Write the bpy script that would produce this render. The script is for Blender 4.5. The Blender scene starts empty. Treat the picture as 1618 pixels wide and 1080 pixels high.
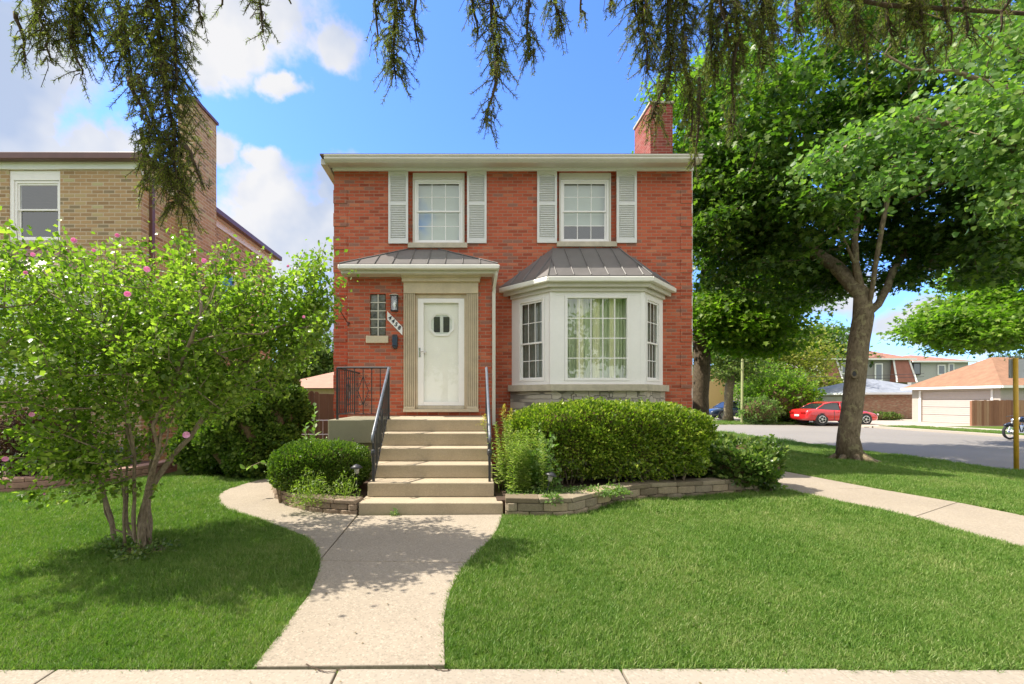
import bpy, math, random
import numpy as np
from mathutils import Vector, Matrix
R = math.radians
sc = bpy.context.scene
# ------------------------------------------------------------------ camera
F = 680.0; VX = 739.0; VY = 631.0; CH = 1.39            # pixels of the 1618 px wide photograph
cd = bpy.data.cameras.new('camera'); cam = bpy.data.objects.new('camera', cd)
sc.collection.objects.link(cam); sc.camera = cam
cam.location = (0, 0, CH); cam.rotation_euler = (R(90), 0, 0)
cd.sensor_width = 36; cd.lens = 36 * F / 1618
cd.shift_x = (809 - VX) / 1618; cd.shift_y = (VY - 540) / 1618
cd.clip_start = 0.05; cd.clip_end = 3000
# ------------------------------------------------------------------ sun, sky
SUN = Vector((-0.72, 0.085, 1.0)).normalized()            # towards the sun
sl = bpy.data.lights.new('sun', 'SUN'); so = bpy.data.objects.new('sun', sl)
sc.collection.objects.link(so); so.location = (0, 0, 30)
so.rotation_euler = SUN.to_track_quat('Z', 'Y').to_euler()
sl.energy = 4.1; sl.angle = R(0.55); sl.color = (1.0, 0.93, 0.82)
sc.view_settings.view_transform = 'Standard'; sc.view_settings.look = 'None'
sc.view_settings.exposure = 1.0; sc.view_settings.gamma = 1.0
SKY_STRENGTH = 0.15
w = bpy.data.worlds.new('World'); sc.world = w; w.use_nodes = True
nt = w.node_tree; nt.nodes.clear()
def N(nt, t, **k):
    n = nt.nodes.new(t)
    for a, b in k.items():
        if a == 'op': n.operation = b
        elif a == 'inp':
            for i, v in b.items(): n.inputs[i].default_value = v
        else: setattr(n, a, b)
    return n
def math_(nt, op, a, b=None, clamp=False):
    n = nt.nodes.new('ShaderNodeMath'); n.operation = op; n.use_clamp = clamp
    for i, v in enumerate((a, b)):
        if v is None: continue
        if isinstance(v, (int, float)): n.inputs[i].default_value = v
        else: nt.links.new(v, n.inputs[i])
    return n.outputs[0]
def mixc(nt, fac, a, b, blend='MIX'):
    n = nt.nodes.new('ShaderNodeMix'); n.data_type = 'RGBA'; n.blend_type = blend; n.clamp_factor = True
    for i, v in ((0, fac), (6, a), (7, b)):
        if isinstance(v, (int, float)): n.inputs[i].default_value = v
        elif isinstance(v, (tuple, list)): n.inputs[i].default_value = (*v[:3], 1)
        else: nt.links.new(v, n.inputs[i])
    return n.outputs[2]
L = nt.links.new
sky = N(nt, 'ShaderNodeTexSky'); sky.sky_type = 'NISHITA'; sky.sun_disc = False
sky.sun_elevation = math.asin(SUN.z); sky.sun_rotation = math.atan2(SUN.x, SUN.y)
sky.air_density = 1.0; sky.dust_density = 0.6; sky.ozone_density = 1.6
skyc = mixc(nt, 1.0, sky.outputs[0], (.56, .82, 1.36), 'MULTIPLY')
tc = N(nt, 'ShaderNodeTexCoord')
def sdir(x, y):
    return Vector((x - VX, F, VY - y)).normalized()
def cloud_blob(x, y, r, sx=1.0):
    d = sdir(x, y); n = N(nt, 'ShaderNodeVectorMath', op='SUBTRACT'); L(warp, n.inputs[0]); n.inputs[1].default_value = d
    s = N(nt, 'ShaderNodeVectorMath', op='MULTIPLY'); L(n.outputs[0], s.inputs[0]); s.inputs[1].default_value = (1 / sx, 1 / sx, 1.0)
    ln = N(nt, 'ShaderNodeVectorMath', op='LENGTH'); L(s.outputs[0], ln.inputs[0])
    m = N(nt, 'ShaderNodeMapRange', inp={1: r, 2: 0.0, 3: 0.0, 4: 1.0}); m.clamp = True; L(ln.outputs['Value'], m.inputs[0])
    return m.outputs[0]
wn = N(nt, 'ShaderNodeTexNoise', inp={'Scale': 5.0, 'Detail': 6.0, 'Roughness': 0.6}); L(tc.outputs['Generated'], wn.inputs['Vector'])
wv = N(nt, 'ShaderNodeVectorMath', op='MULTIPLY_ADD'); L(wn.outputs['Color'], wv.inputs[0]); wv.inputs[1].default_value = (.14,) * 3; 
ofs = N(nt, 'ShaderNodeVectorMath', op='SUBTRACT'); L(tc.outputs['Generated'], ofs.inputs[0]); ofs.inputs[1].default_value = (.07,) * 3
L(ofs.outputs[0], wv.inputs[2]); warp = wv.outputs[0]
blobs = [(20, 60, .15, 1.0), (30, 140, .10, 1.0), (-70, 170, .18, 1.0), (55, 235, .10, 1.3), (-40, 10, .08, 1.0), (150, 224, .085, 1.5), (200, 200, .05, 1.3), (365, 35, .13, 1.0), (400, -5, .13, 1.2), (330, 85, .06, 1.2),
         (520, 72, .06, 1.7), (450, 142, .04, 1.7), (365, 240, .055, 1.2), (430, 262, .045, 1.3), (440, 335, .13, 1.3), (500, 380, .17, 1.3), (400, 410, .16, 1.5), (545, 300, .08, 1.2),
         (1330, 470, .07, 1.8), (1140, 350, .12, 1.3), (1470, 520, .06, 2.0), (620, 520, .25, 2.0), (1280, 545, .05, 2.5)]
acc = None
for b in blobs:
    o = cloud_blob(*b); acc = o if acc is None else math_(nt, 'MAXIMUM', acc, o)
# unseen clouds added above and behind the camera as neutral fill light
bn = N(nt, 'ShaderNodeTexNoise', inp={'Scale': 2.2, 'Detail': 5.0, 'Roughness': 0.55}); L(tc.outputs['Generated'], bn.inputs['Vector'])
sep = N(nt, 'ShaderNodeSeparateXYZ'); L(tc.outputs['Generated'], sep.inputs[0])
behind = math_(nt, 'MULTIPLY', math_(nt, 'SUBTRACT', 0.46, sep.outputs[1]), 5.0, True)
back = math_(nt, 'MULTIPLY', behind, math_(nt, 'MULTIPLY', math_(nt, 'SUBTRACT', bn.outputs[0], 0.33), 5.0, True), True)
acc = math_(nt, 'MAXIMUM', acc, back)
dn = N(nt, 'ShaderNodeTexNoise', inp={'Scale': 14.0, 'Detail': 9.0, 'Roughness': 0.58}); L(tc.outputs['Generated'], dn.inputs['Vector'])
cm = math_(nt, 'ADD', acc, math_(nt, 'MULTIPLY', math_(nt, 'SUBTRACT', dn.outputs[0], 0.5), 0.75))
mr = N(nt, 'ShaderNodeMapRange', inp={1: 0.27, 2: 0.62, 3: 0.0, 4: 0.96}); mr.interpolation_type = 'SMOOTHSTEP'; L(cm, mr.inputs[0])
gn = N(nt, 'ShaderNodeTexNoise', inp={'Scale': 6.0, 'Detail': 4.0}); L(tc.outputs['Generated'], gn.inputs['Vector'])
gm = N(nt, 'ShaderNodeMapRange', inp={1: 0.38, 2: 0.66, 3: 0.0, 4: 1.0}); L(gn.outputs[0], gm.inputs[0])
cloudc = mixc(nt, gm.outputs[0], (3.15, 3.1, 3.0), (1.75, 2.05, 2.6))
cloudc = mixc(nt, math_(nt, 'MULTIPLY', behind, .8), cloudc, (5.4, 5.2, 4.9))  # out-of-view clouds brightened to lift the fill on the shaded facade
fin = mixc(nt, mr.outputs[0], skyc, cloudc)
bg = N(nt, 'ShaderNodeBackground'); bg.inputs[1].default_value = SKY_STRENGTH; L(fin, bg.inputs[0])
wo = N(nt, 'ShaderNodeOutputWorld'); L(bg.outputs[0], wo.inputs[0])
sc.cycles.max_bounces = 8; sc.cycles.transparent_max_bounces = 12

# ------------------------------------------------------------------ placing helpers (photo pixel + distance -> point)
def gz(x, y=0):
    if x <= 7.5: return 0.0
    if x >= 12.4: return -0.22
    t = (x - 7.5) / 4.9; return -0.22 * t * t * (3 - 2 * t)
def P(px, py, Y): return Vector(((px - VX) * Y / F, Y, CH - (py - VY) * Y / F))
def G(px, py, z=0.0):
    Y = F * (CH - z) / (py - VY); return ((px - VX) * Y / F, Y)
def X_(px, Y): return (px - VX) * Y / F
def Z_(py, Y): return CH - (py - VY) * Y / F
# ------------------------------------------------------------------ object helpers
ORG = {}
def link(o): sc.collection.objects.link(o); return o
def tag(o, label=None, cat=None, group=None, kind=None):
    if label: o['label'] = label
    if cat: o['category'] = cat
    if group: o['group'] = group
    if kind: o['kind'] = kind
    return o
def thing(name, label, cat, loc, group=None):
    o = link(bpy.data.objects.new(name, None)); o.empty_display_size = .2
    o.location = loc; ORG[o.name] = Vector(loc); return tag(o, label, cat, group)
def finish(name, me, parent, loc, mat):
    for m in (mat if isinstance(mat, (list, tuple)) else [mat]): me.materials.append(m)
    o = link(bpy.data.objects.new(name, me))
    if parent is not None:
        off = ORG[parent.name]; o.parent = parent; ORG[o.name] = off
    else:
        off = Vector(loc) if loc else Vector((0, 0, 0)); o.location = off; ORG[o.name] = off
    if off.length > 0: me.transform(Matrix.Translation(-off))
    return o
class MB:
    def __init__(s): s.v = []; s.f = []; s.m = []; s.T = None
    def add(s, vs, fs, mi=0):
        b = len(s.v)
        for p in vs:
            p = Vector(p); s.v.append(s.T @ p if s.T is not None else p)
        for f in fs: s.f.append([b + i for i in f]); s.m.append(mi)
    def box(s, x0, x1, y0, y1, z0, z1, mi=0):
        s.add([(x0,y0,z0),(x1,y0,z0),(x1,y1,z0),(x0,y1,z0),(x0,y0,z1),(x1,y0,z1),(x1,y1,z1),(x0,y1,z1)],
              [(0,3,2,1),(4,5,6,7),(0,1,5,4),(1,2,6,5),(2,3,7,6),(3,0,4,7)], mi)
    def prism(s, poly, z0, z1, mi=0, axis='z'):
        n = len(poly)
        if axis == 'z': A = [(x,y,z0) for x,y in poly]; B = [(x,y,z1) for x,y in poly]
        elif axis == 'y': A = [(x,z0,z) for x,z in poly]; B = [(x,z1,z) for x,z in poly]
        else: A = [(z0,y,z) for y,z in poly]; B = [(z1,y,z) for y,z in poly]
        s.add(A + B, [tuple(range(n))[::-1], tuple(range(n, 2*n))] + [(i,(i+1)%n,n+(i+1)%n,n+i) for i in range(n)], mi)
    def tube(s, pts, rad, n=8, mi=0, cap=True):
        pts = [Vector(p) for p in pts]
        if isinstance(rad, (int, float)): rad = [rad] * len(pts)
        vs = []; a = None
        for i, p in enumerate(pts):
            d = (pts[min(i+1, len(pts)-1)] - pts[max(i-1, 0)]).normalized()
            if a is None:
                a = d.cross(Vector((0, 0, 1)))
                if a.length < .3: a = d.cross(Vector((0, 1, 0)))
            a = a - d * a.dot(d)
            if a.length < 1e-4: a = d.orthogonal()
            a.normalize(); b = d.cross(a)
            for k in range(n):
                t = 2 * math.pi * k / n; vs.append(p + (a * math.cos(t) + b * math.sin(t)) * rad[i])
        fs = [(i*n+k, i*n+(k+1)%n, (i+1)*n+(k+1)%n, (i+1)*n+k) for i in range(len(pts)-1) for k in range(n)]
        if cap: fs += [tuple(range(n))[::-1], tuple(range((len(pts)-1)*n, len(pts)*n))]
        s.add(vs, fs, mi)
    def lathe(s, c, prof, n=16, mi=0):
        vs = []; c = Vector(c)
        for r, z in prof:
            for k in range(n):
                t = 2*math.pi*k/n; vs.append(c + Vector((r*math.cos(t), r*math.sin(t), z)))
        m = len(prof)
        fs = [(i*n+k, i*n+(k+1)%n, (i+1)*n+(k+1)%n, (i+1)*n+k) for i in range(m-1) for k in range(n)]
        fs += [tuple(range(n))[::-1], tuple(range((m-1)*n, m*n))]
        s.add(vs, fs, mi)
    def quad(s, a, b, c, d, mi=0): s.add([a, b, c, d], [(0,1,2,3)], mi)
    def sheet(s, poly, z, mi=0): s.add([(x, y, z) for x, y in poly], [tuple(range(len(poly)))], mi)
    def build(s, name, mat, parent=None, loc=None, smooth=False, bevel=0.0, recalc=True, seg=2):
        me = bpy.data.meshes.new(name); me.from_pydata([tuple(v) for v in s.v], [], s.f)
        for i, p in enumerate(me.polygons):
            p.material_index = s.m[i]
            if smooth: p.use_smooth = True
        if recalc:
            import bmesh
            bm = bmesh.new(); bm.from_mesh(me); bmesh.ops.recalc_face_normals(bm, faces=bm.faces); bm.to_mesh(me); bm.free()
        me.update(); o = finish(name, me, parent, loc, mat)
        if bevel:
            b = o.modifiers.new('bevel', 'BEVEL'); b.width = bevel; b.segments = seg; b.limit_method = 'ANGLE'; b.angle_limit = R(40)
        return o
def numesh(name, verts, faces, mat, parent=None, loc=None, smooth=False):
    """verts (n,3) float, faces (m,k) int with constant k"""
    me = bpy.data.meshes.new(name); nv = len(verts); nf, k = faces.shape
    me.vertices.add(nv); me.vertices.foreach_set('co', np.ascontiguousarray(verts, dtype=np.float32).ravel())
    me.loops.add(nf * k); me.loops.foreach_set('vertex_index', np.ascontiguousarray(faces, dtype=np.int32).ravel())
    me.polygons.add(nf); me.polygons.foreach_set('loop_start', np.arange(0, nf * k, k, dtype=np.int32))
    me.polygons.foreach_set('loop_total', np.full(nf, k, dtype=np.int32))
    if smooth: me.polygons.foreach_set('use_smooth', np.ones(nf, dtype=bool))
    me.update(calc_edges=True)
    return finish(name, me, parent, loc, mat)
rng = np.random.default_rng(7)
def unit(a): return a / np.maximum(np.linalg.norm(a, axis=-1, keepdims=True), 1e-9)
# leaf shapes: local x = width, y = length, z = lift ; faces triangles
SH = {}
SH['oval'] = (np.array([(0,0,0),(.28,.3,.06),(.3,.62,.07),(0,1,-.05),(-.3,.62,.07),(-.28,.3,.06)]), np.array([(0,1,2),(0,2,3),(0,3,4),(0,4,5)]))
SH['slim'] = (np.array([(0,0,0),(.13,.4,.03),(0,1,-.06),(-.13,.4,.03)]), np.array([(0,1,2),(0,2,3)]))
SH['needle'] = (np.array([(-.05,0,0),(.05,0,0),(0,1,0)]), np.array([(0,1,2)]))
SH['lance'] = (np.array([(0,0,0),(.17,.35,.05),(.12,.72,.02),(0,1,-.08),(-.12,.72,.02),(-.17,.35,.05)]), np.array([(0,1,2),(0,2,3),(0,3,4),(0,4,5)]))
SH['diamond'] = (np.array([(0,0,0),(.36,.5,.08),(0,1,-.04),(-.36,.5,.08)]), np.array([(0,1,2),(0,2,3)]))
SH['maple'] = (np.array([(0,0,0),(.42,.12,.05),(.22,.38,.03),(.55,.62,.02),(.2,.66,.03),(0,1.05,-.08),(-.2,.66,.03),(-.55,.62,.02),(-.22,.38,.03),(-.42,.12,.05)]),
               np.array([(0,1,2),(2,3,4),(0,2,4),(0,4,5),(0,5,6),(0,6,8),(6,7,8),(0,8,9)]))
SH['fan'] = (np.array([(0,0,0),(.5,.55,.06),(.38,.85,.02),(.06,.9,0),(0,.78,0),(-.06,.9,0),(-.38,.85,.02),(-.5,.55,.06)]),
             np.array([(0,1,2),(0,2,3),(0,3,4),(0,4,5),(0,5,6),(0,6,7)]))
def leaves(name, mat, C, D, Nn, S, shape='oval', parent=None, loc=None):
    """C centres(base), D direction of leaf length, Nn approximate normal, S size"""
    sv, sf = SH[shape]; n = len(C); k = len(sv)
    D = unit(D); X = unit(np.cross(D, Nn)); Z = np.cross(X, D)
    S = np.broadcast_to(np.asarray(S, dtype=float), (n,))
    V = C[:, None, :] + S[:, None, None] * (sv[None, :, 0:1] * X[:, None] + sv[None, :, 1:2] * D[:, None] + sv[None, :, 2:3] * Z[:, None])
    Fc = sf[None] + (np.arange(n) * k)[:, None, None]
    return numesh(name, V.reshape(-1, 3), Fc.reshape(-1, 3), mat, parent, loc)
def rdir(n, up=0.0):
    d = rng.normal(size=(n, 3)); d = unit(d); d[:, 2] += up; return unit(d)
# ------------------------------------------------------------------ materials
MATS = {}
def newmat(name):
    m = bpy.data.materials.new(name); m.use_nodes = True; nt = m.node_tree; nt.nodes.clear()
    out = N(nt, 'ShaderNodeOutputMaterial'); b = N(nt, 'ShaderNodeBsdfPrincipled'); nt.links.new(b.outputs[0], out.inputs[0])
    MATS[name] = m; return m, nt, b, out
def noise(nt, vec, scale, detail=3, rough=.5):
    n = N(nt, 'ShaderNodeTexNoise', inp={'Scale': scale, 'Detail': detail, 'Roughness': rough})
    if vec is not None: nt.links.new(vec, n.inputs['Vector'])
    return n.outputs[0]
def ramp(nt, fac, stops, interp='LINEAR'):
    n = N(nt, 'ShaderNodeValToRGB'); n.color_ramp.interpolation = interp; e = n.color_ramp.elements
    while len(e) > len(stops): e.remove(e[-1])
    while len(e) < len(stops): e.new(0.5)
    for i, (p, c) in enumerate(stops): e[i].position = p; e[i].color = (*c, 1)
    nt.links.new(fac, n.inputs[0]); return n.outputs[0]
def bump(nt, b, h, strength=.3, dist=.01):
    n = N(nt, 'ShaderNodeBump', inp={'Strength': strength, 'Distance': dist}); nt.links.new(h, n.inputs['Height']); nt.links.new(n.outputs[0], b.inputs['Normal'])
def objvec(nt, scale=None):
    t = N(nt, 'ShaderNodeTexCoord'); v = t.outputs['Object']
    if scale:
        m = N(nt, 'ShaderNodeVectorMath', op='MULTIPLY'); nt.links.new(v, m.inputs[0]); m.inputs[1].default_value = scale; v = m.outputs[0]
    return v
def plain(name, col, rough=.5, metal=0.0, var=.12, scale=6, spec=.5, bmp=0.0, bscale=60, coat=0):
    m, nt, b, o = newmat(name); v = objvec(nt)
    n = noise(nt, v, scale, 5, .6)
    n2 = noise(nt, v, scale * 9, 3, .6)
    f = math_(nt, 'ADD', math_(nt, 'MULTIPLY', n, .7), math_(nt, 'MULTIPLY', n2, .3))
    lo = tuple(c * (1 - var) for c in col); hi = tuple(min(1, c * (1 + var)) for c in col)
    nt.links.new(ramp(nt, f, [(.3, lo), (.7, hi)]), b.inputs['Base Color'])
    b.inputs['Roughness'].default_value = rough; b.inputs['Metallic'].default_value = metal
    b.inputs['Specular IOR Level'].default_value = spec
    if coat: b.inputs['Coat Weight'].default_value = coat; b.inputs['Coat Roughness'].default_value = .05
    if bmp: bump(nt, b, noise(nt, v, bscale, 4), bmp, .004)
    return m
def brick(name, base, alt, odd, mortar, bw=.2032, bh=.0677, oddp=.06, mort=.009, blotch=.35, rough=.85):
    m, nt, b, o = newmat(name); v = objvec(nt); s = N(nt, 'ShaderNodeSeparateXYZ'); nt.links.new(v, s.inputs[0])
    u = math_(nt, 'ADD', s.outputs[0], s.outputs[1]); z = s.outputs[2]
    zr = math_(nt, 'DIVIDE', z, bh); row = math_(nt, 'FLOOR', zr)
    off = math_(nt, 'MULTIPLY', math_(nt, 'MODULO', math_(nt, 'ABSOLUTE', row), 2.0), .5)
    ur = math_(nt, 'ADD', math_(nt, 'DIVIDE', u, bw), off); col = math_(nt, 'FLOOR', ur)
    fu = math_(nt, 'SUBTRACT', ur, col); fz = math_(nt, 'SUBTRACT', zr, row)
    du = math_(nt, 'MULTIPLY', math_(nt, 'MINIMUM', fu, math_(nt, 'SUBTRACT', 1.0, fu)), bw)
    dz = math_(nt, 'MULTIPLY', math_(nt, 'MINIMUM', fz, math_(nt, 'SUBTRACT', 1.0, fz)), bh)
    d = math_(nt, 'MINIMUM', du, dz)
    wob = math_(nt, 'MULTIPLY', math_(nt, 'SUBTRACT', noise(nt, v, 45, 3), .5), .006)
    mm = N(nt, 'ShaderNodeMapRange', inp={1: mort * .35, 2: mort * .75, 3: 0, 4: 1}); nt.links.new(math_(nt, 'ADD', d, wob), mm.inputs[0])
    cv = N(nt, 'ShaderNodeCombineXYZ'); nt.links.new(col, cv.inputs[0]); nt.links.new(row, cv.inputs[1])
    wn = N(nt, 'ShaderNodeTexWhiteNoise'); wn.noise_dimensions = '3D'; nt.links.new(cv.outputs[0], wn.inputs['Vector'])
    # strings of like-toned bricks along a course
    c2 = N(nt, 'ShaderNodeCombineXYZ'); nt.links.new(math_(nt, 'MULTIPLY', col, .33), c2.inputs[0]); nt.links.new(math_(nt, 'MULTIPLY', row, .9), c2.inputs[1])
    strg = noise(nt, c2.outputs[0], 1.0, 2)
    t = math_(nt, 'ADD', math_(nt, 'MULTIPLY', wn.outputs[0], .6), math_(nt, 'MULTIPLY', strg, .5))
    c = ramp(nt, t, [(.2, tuple(x * .86 for x in alt)), (.42, base), (.68, tuple(x * 1.18 for x in base)), (.82, (base[0]*1.2, base[1]*1.9, base[2]*2.0))])
    oddf = math_(nt, 'MULTIPLY', math_(nt, 'GREATER_THAN', math_(nt, 'ADD', wn.outputs[0], math_(nt, 'MULTIPLY', strg, .55)), 1.34 - oddp), .8)
    c = mixc(nt, oddf, c, odd)
    bl = noise(nt, v, 1.3, 5, .65); c = mixc(nt, math_(nt, 'MULTIPLY', math_(nt, 'SUBTRACT', bl, .4), blotch * 2.0), c, tuple(x * .62 for x in base))
    gr = noise(nt, v, 120, 3, .7); c = mixc(nt, math_(nt, 'MULTIPLY', gr, .22), c, tuple(x * 1.5 for x in base))
    mc = mixc(nt, noise(nt, v, 2.5, 3), mortar, tuple(x * .75 for x in mortar))
    c = mixc(nt, mm.outputs[0], mc, c)
    nt.links.new(c, b.inputs['Base Color']); b.inputs['Roughness'].default_value = rough; b.inputs['Specular IOR Level'].default_value = .25
    bump(nt, b, math_(nt, 'ADD', mm.outputs[0], math_(nt, 'MULTIPLY', gr, .25)), .7, .006); return m
def leafmat(name, stops, rough=.42, trans=.38, spec=.35, tint=(.9, 1.2, .35), patch=None):
    m, nt, b, o = newmat(name); g = N(nt, 'ShaderNodeNewGeometry')
    r = g.outputs['Random Per Island']
    n = noise(nt, g.outputs['Position'], patch or 1.4, 3)
    f = math_(nt, 'ADD', math_(nt, 'MULTIPLY', r, .62), math_(nt, 'MULTIPLY', n, .42))
    c = ramp(nt, f, stops); nt.links.new(c, b.inputs['Base Color']); b.inputs['Roughness'].default_value = rough
    b.inputs['Specular IOR Level'].default_value = spec
    t = N(nt, 'ShaderNodeBsdfTranslucent'); tcx = mixc(nt, 1.0, c, tuple(min(1.6, x) for x in tint), 'MULTIPLY')
    tcy = N(nt, 'ShaderNodeVectorMath', op='SCALE'); nt.links.new(tcx, tcy.inputs[0]); tcy.inputs[3].default_value = 1.7
    nt.links.new(tcy.outputs[0], t.inputs[0])
    mx = N(nt, 'ShaderNodeMixShader'); mx.inputs[0].default_value = trans
    nt.links.new(b.outputs[0], mx.inputs[1]); nt.links.new(t.outputs[0], mx.inputs[2]); nt.links.new(mx.outputs[0], o.inputs[0]); return m
def barkmat(name, a, bcol, scale=9, strength=.7, zs=.25, lichen=None):
    m, nt, b, o = newmat(name); v = objvec(nt, (1, 1, zs))
    n = noise(nt, v, scale * 2.2, 6, .65); n2 = noise(nt, objvec(nt), 2.2, 4)
    c = ramp(nt, math_(nt, 'ADD', math_(nt, 'MULTIPLY', n, .75), math_(nt, 'MULTIPLY', n2, .25)), [(.36, a), (.62, bcol)])
    if lichen: c = mixc(nt, math_(nt, 'MULTIPLY', math_(nt, 'GREATER_THAN', noise(nt, objvec(nt), 5, 5, .7), .57), .6), c, lichen)
    nt.links.new(c, b.inputs['Base Color']); b.inputs['Roughness'].default_value = .9; b.inputs['Specular IOR Level'].default_value = .15
    bump(nt, b, n, strength, .03); return m
def concrete(name, base, speck=.25, stain=.3, sscale=1.2):
    m, nt, b, o = newmat(name); v = objvec(nt)
    big = noise(nt, v, sscale, 6, .62); fine = noise(nt, v, 260, 2, .7); mid = noise(nt, v, 22, 5, .7)
    c = mixc(nt, math_(nt, 'MULTIPLY', math_(nt, 'SUBTRACT', big, .38), 2.2 * stain, True), base, tuple(x * .66 for x in base))
    c = mixc(nt, math_(nt, 'MULTIPLY', mid, .25), c, (base[0] * .8, base[1] * .74, base[2] * .66))
    vo = N(nt, 'ShaderNodeTexVoronoi', inp={'Scale': 95.0}); nt.links.new(v, vo.inputs['Vector'])
    sp = N(nt, 'ShaderNodeSeparateColor'); nt.links.new(vo.outputs['Color'], sp.inputs[0])
    c = mixc(nt, math_(nt, 'MULTIPLY', math_(nt, 'GREATER_THAN', sp.outputs[0], .82), speck), c, tuple(x * .55 for x in base))
    c = mixc(nt, math_(nt, 'MULTIPLY', math_(nt, 'GREATER_THAN', sp.outputs[1], .86), speck), c, tuple(min(.95, x * 1.35) for x in base))
    nt.links.new(c, b.inputs['Base Color']); b.inputs['Roughness'].default_value = .9; b.inputs['Specular IOR Level'].default_value = .2
    bump(nt, b, math_(nt, 'ADD', fine, math_(nt, 'MULTIPLY', mid, .8)), .35, .004); return m
def glassmat(name, tint=(.93, .97, .94), refl=1.0, fk=1.3):
    m = bpy.data.materials.new(name); m.use_nodes = True; nt = m.node_tree; nt.nodes.clear()
    out = N(nt, 'ShaderNodeOutputMaterial'); t = N(nt, 'ShaderNodeBsdfTransparent'); t.inputs[0].default_value = (*tint, 1)
    g = N(nt, 'ShaderNodeBsdfGlossy'); g.inputs['Roughness'].default_value = .0; g.inputs[0].default_value = (.95, 1, 1, 1)
    ge = N(nt, 'ShaderNodeNewGeometry'); dt = N(nt, 'ShaderNodeVectorMath', op='DOT_PRODUCT'); nt.links.new(ge.outputs['Incoming'], dt.inputs[0]); nt.links.new(ge.outputs['True Normal'], dt.inputs[1])
    sch = math_(nt, 'POWER', math_(nt, 'SUBTRACT', 1.0, math_(nt, 'ABSOLUTE', dt.outputs['Value']), True), 5.0)
    f = math_(nt, 'ADD', math_(nt, 'MULTIPLY', sch, .8 * min(1, fk)), .04 + .10 * refl, True)
    n = noise(nt, objvec(nt), 1.6, 2); bp = N(nt, 'ShaderNodeBump', inp={'Strength': .10, 'Distance': .02}); nt.links.new(n, bp.inputs['Height']); nt.links.new(bp.outputs[0], g.inputs['Normal'])
    mx = N(nt, 'ShaderNodeMixShader'); nt.links.new(f, mx.inputs[0]); nt.links.new(t.outputs[0], mx.inputs[1]); nt.links.new(g.outputs[0], mx.inputs[2]); nt.links.new(mx.outputs[0], out.inputs[0]); MATS[name] = m; return m

M_brick = brick('red_brick', (.43, .098, .050), (.30, .066, .036), (.19, .125, .105), (.44, .24, .165), oddp=.14, mort=.013, blotch=.3)
M_brick_dark = brick('chimney_brick', (.27, .06, .045), (.22, .05, .04), (.16, .05, .04), (.42, .25, .2), mort=.011)
M_tan = brick('tan_brick', (.38, .25, .13), (.26, .165, .09), (.19, .13, .09), (.62, .50, .36), bw=.235, bh=.078, oddp=.16, mort=.017, blotch=.2)
M_farbrick = brick('far_brick', (.36, .19, .13), (.30, .16, .11), (.2, .13, .1), (.4, .28, .2))
M_white = plain('white_paint', (.88, .87, .85), .45, var=.04, scale=3)
M_cream = plain('cream_aluminium', (.62, .60, .52), .42, var=.08, scale=2)
M_frieze = plain('white_frieze', (.82, .85, .83), .5, var=.05, scale=2)
M_shutter = plain('shutter_white', (.72, .73, .71), .5, var=.05)
M_lime = plain('limestone', (.58, .50, .36), .85, var=.16, scale=4, bmp=.3)
M_sill = plain('sill_stone', (.50, .45, .35), .85, var=.22, scale=7, bmp=.4)
M_roofmetal = plain('standing_seam_metal', (.15, .14, .135), .45, metal=0.0, var=.14, scale=3)
M_black = plain('wrought_iron', (.035, .035, .04), .45, var=.3, spec=.5)
M_railtop = plain('worn_handrail_paint', (.13, .15, .185), .35, var=.3, scale=14)
M_stair = concrete('stair_concrete', (.45, .375, .27), .2, .8, 2.0)
M_walk = concrete('walk_concrete', (.365, .313, .245), .4, .65, .9)
M_side = concrete('sidewalk_concrete', (.375, .328, .265), .3, .6, .8)
M_block = concrete('porch_block_concrete', (.30, .28, .20), .1, .6, 2.5)
M_wallblock = concrete('planter_block', (.36, .31, .24), .3, .9, 7)
_nt = M_wallblock.node_tree; _b = [n for n in _nt.nodes if n.type == 'BSDF_PRINCIPLED'][0]; _src = _b.inputs['Base Color'].links[0].from_socket; _oi = N(_nt, 'ShaderNodeObjectInfo')
_nt.links.new(mixc(_nt, 1.0, _src, ramp(_nt, _oi.outputs['Random'], [(0, (.55, .51, .45)), (.5, (.9, .88, .82)), (1, (1.25, 1.12, .95))]), 'MULTIPLY'), _b.inputs['Base Color'])
M_road = concrete('asphalt', (.27, .25, .225), .3, .5, .25)
M_apron = concrete('apron_concrete', (.48, .42, .35), .2, .5, .3)
M_roof = plain('roof_shingle', (.17, .13, .11), .9, var=.3, scale=12)
M_browngutter = plain('brown_gutter', (.13, .06, .05), .4, var=.15)
M_soil = plain('garden_soil', (.075, .045, .030), .95, var=.5, scale=18, bmp=.9, bscale=40)
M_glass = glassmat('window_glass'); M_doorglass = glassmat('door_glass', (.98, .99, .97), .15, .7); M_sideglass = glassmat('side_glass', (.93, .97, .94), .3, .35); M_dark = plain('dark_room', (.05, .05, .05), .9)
M_curtain = plain('pale_curtain', (.90, .86, .60), .9, var=.08); M_blind = plain('white_blind', (.46, .51, .46), .8, var=.05)
M_red = plain('red_car_paint', (.62, .02, .025), .25, var=.02, coat=1.0)
M_tyre = plain('tyre_rubber', (.025, .025, .025), .8, var=.2); M_chrome = plain('chrome', (.7, .7, .72), .2, metal=.9, var=.05)
M_bark = barkmat('maple_bark', (.115, .088, .055), (.27, .215, .14), 12, .5, .35, lichen=(.34, .31, .17))
M_bark2 = barkmat('shrub_bark', (.16, .12, .085), (.36, .29, .21), 22, .5, .3)
M_sprbark = barkmat('spruce_bark', (.05, .035, .025), (.15, .11, .08), 20, .6, .4)
M_hedgecore = barkmat('hedge_core', (.07, .045, .025), (.16, .11, .06), 30, .3, .5)
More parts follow.
